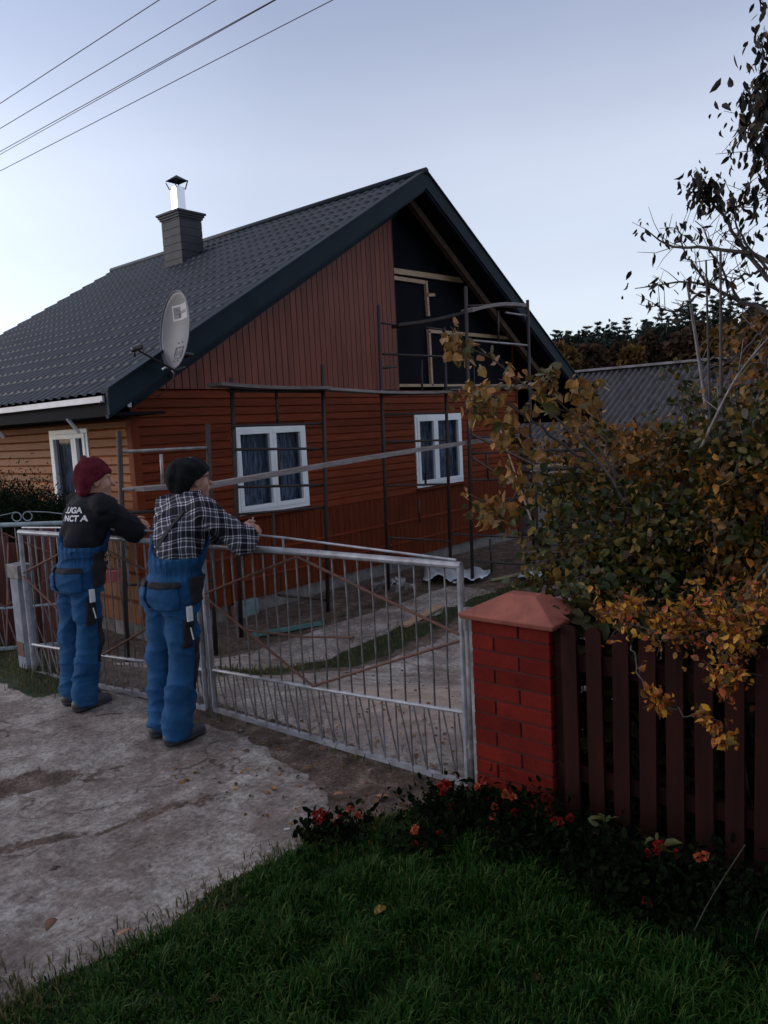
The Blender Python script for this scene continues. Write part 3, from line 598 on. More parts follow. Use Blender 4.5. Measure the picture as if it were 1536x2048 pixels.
b.tube([dpt(-.25, .47, .006), dpt(.06, .47, .006)], .0025, 4); b.build('globe_mark', m_sticker, dish)
b = MB(); q = [(-.2, -.70), (.32, -.70), (.34, -.42), (-.18, -.42), (-.2, -.70)]; b.tube([dpt(u, v, .005) for u, v in q], .005, 4); b.build('logo_frame', m_sticker, dish)
b = MB()
for u, v in ((-.1, -.3), (.14, -.29), (-.14, -.78), (.1, -.78)): b.tube([dpt(u, v, .002), dpt(u, v, .008)], .009, 8)
b.build('bolts', m_black, dish)
LNB = at(272, 697, y=6.62); ft = dpt(0, -1.02, -.01)
b = MB(); b.tube([ft+nrm*-.05, ft, LNB+np.array([.03, 0, -.02])], .011, 8); b.build('arm', m_black, dish)
b = MB(); dd = _n(DC-LNB); b.tube([LNB-dd*.05, LNB+dd*.03, LNB+dd*.07], [.028, .028, .034], 12); b.tube([LNB-dd*.03, LNB-dd*.03+np.array([0, 0, -.07])], .012, 8); b.build('receiver', m_black, dish, smooth=True)
wallp = np.array([DC[0]+.42, HY-.06, DC[2]-.25])
b = MB(); b.tube([dpt(.0, -.55, -.02), dpt(0, -.55, -.16), wallp], .017, 8); b.tube([ft-nrm*.02, dpt(0, -.9, -.12), wallp+np.array([0, 0, -.1])], .012, 8); b.box(wallp-np.array([.06, 0, .16]), wallp+np.array([.06, .055, .08])); b.build('wall_bracket', m_black, dish)
b = MB(); b.tube(bez(ft-dsd*.05, ft+dsd*.02+np.array([.05, 0, -.1]), wallp+np.array([-.05, -.05, 0]), 10), .006, 6); b.tube(bez(ft+np.array([-.14, 0, 0]), ft+np.array([-.09, 0, .05]), ft, 8), .01, 6); b.build('bent_tube', m_zinc, dish)
c = [ft, ft+np.array([.02, .1, -.12]), at(330, 772, y=7.5), at(303, 800, y=7.62)]
b = MB(); b.tube(bez(c[0], at(352, 775, y=7.2), c[3], 14), .0055, 6); o = b.build('antenna_cable', m_cable, None); tag(o, 'thin pale cable hanging from the satellite dish to the wall', 'cable')

# ------------------------------------------------------------------ scaffolding
m_scaf = mat('dark_scaffold_tube', (.012, .009, .011), (.028, .014, .012), .6, 20, .001, 80); m_scafl = mat('bare_steel_tube', (.30, .29, .30), (.17, .15, .15), .4, 12, metal=.3)
m_plank = mat('weathered_plank', (.17, .14, .13), (.10, .08, .075), .8, 8, .002, 60, stretch=(.6, 5, 5)); m_plank2 = mat('grey_plank', (.24, .21, .205), (.15, .125, .12), .75, 8, .002, 60, stretch=(.6, 5, 5))
def px_tube(root, name, p, q, y, r=.026, m=None):
    a = at(*p, y=y if not isinstance(y, tuple) else y[0]); c = at(*q, y=y if not isinstance(y, tuple) else y[1])
    if name == 'post' and c[2] < .2:
        d = (c-a)/max(a[2]-c[2], .1); c = a+d*(a[2]-(-.63))
    MB().tube([a, (a+c)/2+np.array([0, random.uniform(-.006, .006), 0]), c], r, 8).build(name, m or m_scaf, root, smooth=True)
def scaffold(label, base, posts, rails):
    root = thing('scaffold', base, label, 'scaffold', 'steel frame scaffolds along the gable')
    for p in posts: px_tube(root, 'post', *p)
    for r in rails: px_tube(root, 'rail', *r[:3], r=.0165, m=(r[3] if len(r) > 3 else None))
scaffold('low scaffold frame at the house corner behind the two men', (4.3, 6.5, -.62),
         [((238, 862), (251, 1215), 6.5), ((415, 848), (428, 1200), 6.5)],
         [((240, 904), (414, 895), 6.5, m_scafl), ((244, 979), (418, 973), 6.48, m_scafl), ((243, 1026), (420, 1018), 6.5), ((248, 1060), (428, 1050), 6.5), ((322, 908), (325, 975), 6.5, m_scafl), ((250, 1170), (425, 1160), 6.5)])
scaffold('scaffold frame in front of the left gable window', (6.2, 6.85, -.62),
         [((463, 755), (480, 1200), 6.9), ((645, 730), (656, 1222), 6.85)],
         [((455, 782), (648, 784), 6.87), ((552, 782), (555, 848), 6.87), ((463, 852), (648, 847), 6.87), ((470, 899), (650, 897), 6.87), ((557, 900), (560, 972), 6.87), ((474, 974), (652, 970), 6.87), ((478, 1029), (655, 1014), 6.87), ((546, 1026), (552, 1190), 6.87), ((480, 1105), (655, 1108), 6.87), ((557, 1190), (655, 1200), 6.87)])
scaffold('tall scaffold frame beside the right gable window reaching the open gable', (9.8, 6.5, -.62),
         [((757, 610), (775, 1110), 6.95), ((888, 655), (901, 1125), 6.95), ((931, 573), (945, 1165), 6.12), ((1055, 600), (1069, 1150), 6.1)],
         [((758, 645), (795, 650), 6.95), ((766, 708), (888, 713), 6.95), ((765, 736), (793, 733), 6.95), ((852, 655), (888, 660), 6.95), ((934, 612), (1050, 608), 6.11), ((1011, 625), (1055, 632), 6.11, m_scafl), ((996, 622), (997, 682), 6.11), ((935, 680), (1057, 691), 6.11, m_scafl),
          ((760, 790), (893, 786), 6.95), ((766, 829), (893, 826), 6.95), ((768, 884), (893, 880), 6.95), ((770, 972), (897, 968), 6.95), ((843, 720), (845, 790), 6.95), ((837, 1000), (840, 1045), 6.95), ((851, 970), (853, 884), 6.95),
          ((893, 775), (1058, 772), 6.5), ((937, 876), (1062, 870), 6.11), ((940, 906), (1060, 903), 6.11), ((940, 960), (1040, 958), 6.11), ((942, 1005), (1045, 995), 6.11), ((972, 905), (976, 960), 6.11), ((775, 1075), (900, 1082), 6.95), ((904, 1068), (1064, 1076), 6.4), ((980, 1078), (983, 1145), 6.11), ((944, 1122), (1066, 1130), 6.11), ((1003, 1000), (1006, 1045), 6.11)])
def plank(label, p, q, y, wd=.2, th=.03, m=None, sag=0, end=0, name='plank'):
    y0, y1 = y if isinstance(y, tuple) else (y, y)
    a = at(*p, y=y0); c = at(*q, y=y1); b = MB(); n = 8; pr = []; d = _n(c-a); s = _n(np.cross(d, (0, 0, 1)))
    for i in range(n+1):
        t_ = i/n; pt = a+(c-a)*t_+np.array([0, 0, -sag*math.sin(math.pi*t_)]); w_ = wd*(1+.05*math.sin(i*2.3))
        pr += [pt+s*w_/2+np.array([0, 0, th/2]), pt-s*w_/2+np.array([0, 0, th/2]), pt-s*w_/2-np.array([0, 0, th/2]), pt+s*w_/2-np.array([0, 0, th/2])]
    fs = [(4*i+j, 4*i+(j+1) % 4, 4*i+4+(j+1) % 4, 4*i+4+j) for i in range(n) for j in range(4)]+[(3, 2, 1, 0), (4*n, 4*n+1, 4*n+2, 4*n+3)]
    b.add(pr, fs); o = b.build(name, m or m_plank, None); return tag(o, label, 'plank')
plank('long grey plank slanting across the gable from the man in plaid to the right scaffold', (412, 972), (1062, 868), (5.9, 6.35), .10, .05, m_plank2, -.03)
plank('short weathered board on the low scaffold behind the men', (273, 978), (352, 972), 6.42, .24, .04, m_plank2)
plank('worn deck board over the left gable window', (428, 769), (648, 776), 6.8, .26, .035, m_plank, .02)
plank('deck board laid from the left scaffold to the tall one', (640, 778), (900, 784), (6.85, 6.9), .24, .035, m_plank2, .03)
plank('deck board below the open gable', (893, 779), (1056, 775), (6.9, 6.2), .28, .035, m_plank)
plank('highest dark plank on the tall scaffold under the roof edge', (790, 652), (938, 622), (6.9, 6.3), .3, .04, m_scaf, .03)
plank('upper grey warped plank at the right end of the tall scaffold', (934, 622), (1042, 612), (6.2, 6.15), .2, .05, m_plank2, -.05)
plank('pale pole leaning on the right end of the house', (990, 830), (1086, 1112), (6.6, 5.7), .035, .03, m_wood, 0, name='leaning_pole')
plank('thin rusty brace crossing beside the right end of the scaffold', (942, 868), (1100, 945), (6.1, 5.9), .03, .03, m_rafter, 0, name='brace')
plank('thin lower brace beside the right end of the scaffold', (944, 915), (1030, 970), (6.1, 6.0), .025, .025, m_rafter, 0, name='brace')

# ------------------------------------------------------------------ yard clutter
def gpt(px, py, dz=0):
    p = at(px, py, z=0)
    for _ in range(12): p = at(px, py, z=float(ground_z(p[0], p[1]))+dz)
    return p
def ground_plank(label, p, q, wd, th, m, name='board'):
    a, c = gpt(*p, .03), gpt(*q, .03); o = MB().beam(a, c, wd, th).build(name, m, None); return tag(o, label, 'board')
ground_plank('pale fresh board lying on the dirt yard near the gate', (808, 1252), (878, 1212), .09, .03, m_wood)
ground_plank('turquoise painted batten lying in the grass strip', (505, 1270), (642, 1246), .06, .04, mat('turquoise_paint', (.07, .21, .19), (.05, .14, .13), .5, 6))
ground_plank('yellowish stick on the ground beside the white sheet', (982, 1160), (1062, 1143), .035, .03, mat('straw_timber', (.25, .24, .13), (.2, .18, .1), .6, 6))
m_sheet = mat('white_foil', (.52, .58, .64), (.40, .46, .52), .4, 6, .004, 14)
def sheet(label, pts, name='foil_sheet', hgt=.12):
    P4 = [gpt(*p) for p in pts]; n = 10; b = MB(); vs = []
    for i in range(n+1):
        for j in range(n+1):
            u, v = i/n, j/n; p = P4[0]*(1-u)*(1-v)+P4[1]*u*(1-v)+P4[2]*u*v+P4[3]*(1-u)*v
            p = p+np.array([0, 0, .03+hgt*abs(math.sin(u*5.2+v*2+p[0]))*(.3+.7*u*(1-u)*4*.6)+random.uniform(0, .012)]); vs.append(p)
    b.add(vs, [(i*(n+1)+j, i*(n+1)+j+1, (i+1)*(n+1)+j+1, (i+1)*(n+1)+j) for i in range(n) for j in range(n)]); o = b.build(name, m_sheet, None, smooth=True)
    s_ = o.modifiers.new('thick', 'SOLIDIFY'); s_.thickness = .004; return tag(o, label, 'plastic sheet')
sheet('crumpled white foil sheet lying by the tall scaffold', [(846, 1168), (925, 1170), (905, 1136), (852, 1140)], hgt=.16)
sheet('bluish white sheet lying right of the crumpled foil', [(905, 1172), (965, 1166), (985, 1148), (925, 1146)], hgt=.1)
sheet('flat white sheet on the ground below the shrub', [(1035, 1160), (1130, 1168), (1138, 1158), (1045, 1148)], hgt=.05)
sheet('small scrap of white foil beside the rubble', [(778, 1178), (800, 1176), (798, 1164), (782, 1166)], hgt=.08)
m_block = mat('blue_grey_block', (.15, .23, .24), (.10, .15, .16), .8, 8, .004, 40); m_brick2 = mat('old_brick', (.20, .08, .06), (.12, .06, .05), .9, 8, .004, 40); m_cblock = mat('pale_block', (.28, .26, .25), (.18, .16, .15), .9, 8, .004, 30)
for k, (px, py, dx, dy, dz, m, lb) in enumerate([(488, 1228, .16, .12, .2, m_block, 'blue-grey building block by the house wall'), (465, 1232, .1, .12, .16, m_brick2, 'old brick standing left of the blue-grey block'), (258, 1262, .12, .14, .24, m_cblock, 'pale block standing behind the left gate leaf')]):
    p = gpt(px, py); o = MB().box(p-np.array([dx, dy, .05]), p+np.array([dx, dy, dz])).build('block', m, None, bevel=.012); tag(o, lb, 'block')
for k in range(14):
    px, py = 747+k*6.2, random.uniform(1165, 1185); p = gpt(px, py); r = random.uniform(.04, .09); b = MB()
    vs = [p+np.array([random.uniform(.6, 1)*r*sx, random.uniform(.6, 1)*r*sy, random.uniform(.4, .9)*r*(sz+.6)]) for sz in (-1, 1) for sx, sy in ((-1, -1), (1, -1), (1, 1), (-1, 1))]
    b.add(vs, [(0, 3, 2, 1), (4, 5, 6, 7), (0, 1, 5, 4), (1, 2, 6, 5), (2, 3, 7, 6), (3, 0, 4, 7)]); o = b.build('rubble_stone', random.choice([m_brick2, m_cblock, m_stone]), None, bevel=.01)
    tag(o, ORD[k]+' rubble piece from the left in the heap left of the crumpled foil', 'stone', 'rubble pieces by the house front')
# wood and junk right of the house, seen through the shrub
m_log = mat('cut_firewood', (.26, .19, .15), (.12, .085, .07), .85, 12, .004, 40)
for k in range(60):
    r_ = k//8; c_ = k % 8; p = at(1043+c_*0, 955, y=7.6); y_ = 7.55+random.uniform(-.03, .03); x_ = 13.75+c_*.19+(r_ % 2)*.09; z_ = .05+r_*.17
    if z_ > 1.45: break
    b = MB(); b.tube([(x_, y_, z_), (x_+random.uniform(-.02, .02), y_+.4, z_)], [random.uniform(.07, .095)]*2, 7); o = b.build('firewood_log', m_log, None)
    tag(o, 'firewood log, '+ORD[r_]+' row from the bottom, '+ORD[c_]+' from the house', 'firewood', 'logs stacked beside the right house corner')
o = MB().box((13.6, 7.5, -.62), (15.4, 8.1, -.04)).build('stone_base', m_stone, None, bevel=.02); tag(o, 'rough stone base under the firewood stack', 'stone base')
tb = thing('trestle_table', at(1170, 1010, y=5.4), 'dark steel trestle loaded with boards behind the shrub', 'trestle')
b = MB(); y_ = 5.3
for p, q in [((1062, 950), (1235, 947)), ((1072, 950), (1075, 1090)), ((1232, 948), (1236, 1088)), ((1156, 948), (1158, 1092)), ((1090, 1088), (1230, 1094)), ((1064, 1005), (1235, 1002))]: b.tube([at(*p, y=y_), at(*q, y=y_)], .022, 6)
b.build('steel_frame', m_scaf, tb)
for k in range(7):
    a = at(random.uniform(1062, 1090), 945-k*2.2, y=5.25+.06*(k % 3)); c = at(random.uniform(1215, 1260), 940-k*2.6, y=5.2+.05*(k % 3))
    o = MB().beam(a, c, .14, .025).build('board', m_plank2 if k % 2 else m_wood, None); tag(o, ORD[k]+' sawn board from the bottom in the stack on the trestle', 'board', 'boards stacked on the trestle')
br = thing('water_barrel', at(1195, 1010, y=4.9), 'faded blue plastic barrel standing behind the autumn shrub', 'barrel')
m_blue = mat('faded_blue_plastic', (.03, .08, .17), (.05, .12, .22), .4, 4); p = at(1195, 975, y=4.6); b = MB()
b.tube([(p[0], p[1], p[2]-.55+dz) for dz in (0, .04, .2, .5, .8, .86, .88)], [.24, .26, .28, .285, .27, .25, .2], 20); b.build('drum', m_blue, br, smooth=True)
MB().tube([(p[0], p[1], p[2]+.3), (p[0], p[1], p[2]+.33)], .285, 20).build('hoop', m_blue, br)
# dark red lumber stacked behind the left gate
m_redpl = mat('red_brown_boards', (.13, .03, .022), (.07, .02, .016), .7, 6, stretch=(4, 4, .6), bump=.002, bscale=50)
for k in range(7):
    a = at(-12+k*19, 1305, z=-.05); a[2] = -.1; lean = .10*math.sin(k*1.3+.5); o = MB().beam(a, a+np.array([.12, lean, 1.12-.06*(k % 3)]), .125, .03, up=(0, 1, 0)).build('board', m_redpl, None)
    tag(o, ORD[k]+' red-brown board from the left picture edge, leaning behind the blue-grey gate panel', 'board', 'red-brown boards leaning behind the left gate')
o = MB().beam(at(125, 1160, y=6.3), at(235, 1152, y=5.7), .1, .09).build('red_beam', mat('bright_red_paint', (.25, .02, .02), (.17, .015, .015), .5, 5), None); tag(o, 'red painted beam behind the man in the dark sweater', 'beam')

# ------------------------------------------------------------------ overhead wires
m_wire = mat('wire', (.12, .12, .15), (.12, .12, .15), .6, 3)
for (p, q, r_, lb) in [((0, 207), (318, 0), .006, 'leftmost overhead wire against the sky'), ((0, 257), (432, 0), .006, 'second overhead wire from the left'), ((0, 303), (548, 0), .006, 'upper of the two close middle overhead wires'), ((0, 309), (546, 3), .005, 'lower of the two close middle overhead wires'), ((0, 342), (665, 0), .006, 'rightmost overhead wire against the sky')]:
    a = at(*p, z=7.2); c = at(*q, z=7.0); d = c-a; pts = [a-d*4+d*9*t_+np.array([0, 0, .0*t_]) for t_ in np.linspace(0, 1, 20)]
    b = MB(); b.tube(pts, r_, 6); o = b.build('overhead_wire', m_wire, None); tag(o, lb, 'wire')
# ------------------------------------------------------------------ people: signed distance fields meshed as continuous skins
class Field:
    def __init__(s, lo, hi, h):
        s.lo = np.array(lo, float); s.h = h; s.n = np.ceil((np.array(hi)-s.lo)/h).astype(int)+1
        s.F = np.full(tuple(s.n), .25, np.float32); s.ax = [s.lo[i]+h*np.arange(s.n[i]) for i in range(3)]
    def sub(s, lo, hi):
        a = np.clip(np.floor((np.array(lo)-s.lo)/s.h).astype(int), 0, s.n-1); b = np.clip(np.ceil((np.array(hi)-s.lo)/s.h).astype(int)+1, 1, s.n)
        sl_ = tuple(slice(a[i], b[i]) for i in range(3)); g = np.meshgrid(*[s.ax[i][sl_[i]] for i in range(3)], indexing='ij', sparse=True); return sl_, g
    def smin(s, sl_, d, k):
        f = s.F[sl_]
        if k <= 0: s.F[sl_] = np.minimum(f, d); return
        hh = np.clip(.5+.5*(f-d)/k, 0, 1); s.F[sl_] = f*(1-hh)+d*hh-k*hh*(1-hh)
    def cone(s, a, b, ra, rb, k=.02, flat=None):
        a, b = np.array(a, float), np.array(b, float); m = max(ra, rb)+.06; sl_, (x, y, z) = s.sub(np.minimum(a, b)-m, np.maximum(a, b)+m)
        d = b-a; L = d@d; t = np.clip(((x-a[0])*d[0]+(y-a[1])*d[1]+(z-a[2])*d[2])/L, 0, 1)
        q = np.sqrt((x-a[0]-t*d[0])**2+(y-a[1]-t*d[1])**2+(z-a[2]-t*d[2])**2)-(ra+(rb-ra)*t); s.smin(sl_, q, k)
    def chain(s, pts, rs, k=.02):
        for i in range(len(pts)-1): s.cone(pts[i], pts[i+1], rs[i], rs[i+1], k)
    def ell(s, c, r, k=.02, R=None):
        c = np.array(c, float); r = np.array(r, float); m = r.max()+.05; sl_, (x, y, z) = s.sub(c-m, c+m); x, y, z = x-c[0], y-c[1], z-c[2]
        if R is not None: x, y, z = (R[0][i]*x+R[1][i]*y+R[2][i]*z for i in range(3))   # columns of R are the axes
        q = (np.sqrt((x/r[0])**2+(y/r[1])**2+(z/r[2])**2)-1)*r.min(); s.smin(sl_, q, k)
    def loft(s, prof, k=.03, off=0.):
        P = np.array(prof, float); sl_, (x, y, z) = s.sub((P[:, 1]-P[:, 3]-.1).min()*np.array([1, 0, 0])+np.array([0, (P[:, 2]-P[:, 4]).min()-.1, P[0, 0]-.06]), np.array([(P[:, 1]+P[:, 3]).max()+.1, (P[:, 2]+P[:, 4]).max()+.1, P[-1, 0]+.06]))
        zz = z.ravel(); cx, cy, a, b = (np.interp(zz, P[:, 0], P[:, i])[None, None, :] for i in (1, 2, 3, 4)); a = a+off; b = b+off
        q = (np.sqrt(((x-cx)/a)**2+((y-cy)/b)**2)-1)*np.minimum(a, b); q = np.maximum(q, np.maximum(P[0, 0]-z, z-P[-1, 0])); s.smin(sl_, q, k)
    def grid(s): return np.meshgrid(*s.ax, indexing='ij', sparse=True)
def nets(F, lo, h):
    I = F < 0; C = sum(I[i:I.shape[0]-1+i, j:I.shape[1]-1+j, k:I.shape[2]-1+k].astype(np.int8) for i in (0, 1) for j in (0, 1) for k in (0, 1))
    act = (C > 0) & (C < 8); ii, jj, kk = np.nonzero(act); n = len(ii); ID = np.full(act.shape, -1, np.int64); ID[ii, jj, kk] = np.arange(n)
    pos = np.zeros((n, 3)); cnt = np.zeros(n); cor = [(i, j, k) for i in (0, 1) for j in (0, 1) for k in (0, 1)]
    V = {c: F[ii+c[0], jj+c[1], kk+c[2]] for c in cor}
    for c in cor:
        for ax_ in range(3):
            if c[ax_] == 0:
                e = list(c); e[ax_] = 1; e = tuple(e); a, b = V[c], V[e]; m = (a < 0) != (b < 0); t = np.where(m, a/(a-b+1e-12), 0)
                p = np.array(c, float)[None]+np.eye(3)[ax_][None]*t[:, None]; pos += p*m[:, None]; cnt += m
    pos = (pos/cnt[:, None]+np.stack([ii, jj, kk], 1))*h+lo; Qs = []
    for ax_ in range(3):
        A = I; sl0 = [slice(None)]*3; sl1 = [slice(None)]*3; sl0[ax_] = slice(0, -1); sl1[ax_] = slice(1, None); a, b = A[tuple(sl0)], A[tuple(sl1)]
        m = a != b; u, v = [(1, 2), (2, 0), (0, 1)][ax_]; g = np.array(np.nonzero(m)); ok = (g[u] > 0) & (g[v] > 0) & (g[u] < act.shape[u]) & (g[v] < act.shape[v]); g = g[:, ok]; dirn = a[tuple(g)]
        def cid(du, dv): q = g.copy(); q[u] += du; q[v] += dv; return ID[tuple(q)]
        q = np.stack([cid(-1, -1), cid(0, -1), cid(0, 0), cid(-1, 0)], 1); q[~dirn] = q[~dirn][:, ::-1]; Qs.append(q[(q >= 0).all(1)])
    return pos, np.concatenate(Qs)
def skin(name, F, lo, h, m, parent, offset, smooth_it=1):
    V, Q_ = nets(F, lo, h)
    o = np_mesh(name, V+np.array(offset), [Q_], m, parent, smooth=True); return o
def hand(F, wrist, fwd, palm_n, side, curl=.5, r=.0085):
    """palm with four fingers and a thumb; fwd: along the palm, palm_n: palm normal, side: towards the thumb"""
    fwd, palm_n, side = _n(fwd), _n(palm_n), _n(side); w = np.array(wrist)
    for s in (-.026, -.009, .009, .026): F.cone(w+side*s*.7, w+fwd*.085+side*s, .014, .0125, .012)
    for s, L in ((-.030, .058), (-.0105, .072), (.0105, .078), (.030, .07)):
        p = w+fwd*.088+side*s; a1 = curl*.7; a2 = curl*1.7; d1 = fwd*math.cos(a1)+palm_n*math.sin(a1); d2 = fwd*math.cos(a2)+palm_n*math.sin(a2)
        q = p+d1*L*.5; F.cone(p, q, .0095, .0085, .004); F.cone(q, q+d2*L*.5, .0085, .007, .004)
    p = w+fwd*.03+side*.03; q = p+_n(fwd*.7+side*.8)*.035; F.cone(p, q, .014, .011, .008); F.cone(q, q+_n(fwd*.95+side*.2+palm_n*.3)*.03, .011, .0085, .004)

m_skin = mat('skin', (.42, .22, .16), (.36, .17, .12), .5, 14, .0008, 200); m_overall = mat('blue_work_overalls', (.016, .078, .185), (.005, .036, .105), .85, 7, .004, 34, spec=.2, contrast=(.3, .7)); m_patch = mat('black_canvas', (.012, .012, .016), (.02, .02, .026), .8, 14, .001, 60, spec=.2)
m_shoe = mat('dark_work_shoe', (.018, .018, .024), (.03, .03, .036), .6, 10); m_sweater = mat('black_sweatshirt', (.009, .009, .013), (.014, .014, .019), .9, 12, .003, 40, spec=.15)
m_cap1 = mat('black_wool_cap', (.006, .006, .007), (.012, .012, .013), .95, 30, .003, 90, spec=.1); m_cap2 = mat('burgundy_knit_hat', (.10, .012, .022), (.06, .008, .014), .95, 30, .004, 90, spec=.1); m_hair = mat('grey_hair', (.10, .09, .085), (.05, .045, .04), .8, 60, .002, 200)
m_tool = mat('white_tool_handle', (.6, .62, .64), (.5, .5, .52), .4, 8); m_print = mat('white_print', (.62, .63, .66), (.5, .5, .54), .7, 30)
def plaid_mat():
    m = bpy.data.materials.new('plaid_flannel'); m.use_nodes = True; t = m.node_tree; N = t.nodes; L = t.links; b = N['Principled BSDF']; b.inputs['Roughness'].default_value = .9; b.inputs['Specular IOR Level'].default_value = .15
    tc = N.new('ShaderNodeTexCoord'); nz = N.new('ShaderNodeTexNoise'); nz.inputs['Scale'].default_value = 5; L.new(tc.outputs['Object'], nz.inputs['Vector'])
    ad = N.new('ShaderNodeVectorMath'); ad.operation = 'MULTIPLY_ADD'; L.new(nz.outputs['Color'], ad.inputs[0]); ad.inputs[1].default_value = (.05, .05, .05); L.new(tc.outputs['Object'], ad.inputs[2])
    rot = N.new('ShaderNodeMapping'); rot.inputs['Rotation'].default_value = (R_(14), R_(-12), R_(-24)); L.new(ad.outputs[0], rot.inputs[0])
    sp = N.new('ShaderNodeSeparateXYZ'); L.new(rot.outputs[0], sp.inputs[0])
    def stripes(src, period):
        a = N.new('ShaderNodeMath'); a.operation = 'DIVIDE'; L.new(src, a.inputs[0]); a.inputs[1].default_value = period
        f = N.new('ShaderNodeMath'); f.operation = 'FRACT'; L.new(a.outputs[0], f.inputs[0])
        r = N.new('ShaderNodeValToRGB'); r.color_ramp.interpolation = 'CONSTANT'; e = r.color_ramp.elements
        st = [(0, .0), (.10, .8), (.15, .12), (.20, .8), (.26, .22), (.46, .95), (.50, .22), (.66, .8), (.71, .12), (.76, .8), (.81, .0)]
        while len(e) < len(st): e.new(.5)
        for k, (p, v) in enumerate(st): e[k].position = p; e[k].color = (v, v, v, 1)
        L.new(f.outputs[0], r.inputs[0]); return r.outputs[0]
    xy = N.new('ShaderNodeMath'); xy.operation = 'MULTIPLY_ADD'; L.new(sp.outputs['X'], xy.inputs[0]); xy.inputs[1].default_value = -.75; L.new(sp.outputs['Y'], xy.inputs[2])
    mx = N.new('ShaderNodeMix'); mx.data_type = 'RGBA'; mx.inputs[0].default_value = .5; L.new(stripes(xy.outputs[0], .15), mx.inputs[6]); L.new(stripes(sp.outputs['Z'], .14), mx.inputs[7])
    cr = N.new('ShaderNodeValToRGB'); e = cr.color_ramp.elements; e[0].position = .12; e[0].color = (.010, .010, .016, 1); e[1].position = .95; e[1].color = (.62, .60, .68, 1); k = e.new(.45); k.color = (.10, .10, .13, 1)
    L.new(mx.outputs[2], cr.inputs[0]); L.new(cr.outputs[0], b.inputs['Base Color']); return m
m_plaid = plaid_mat()

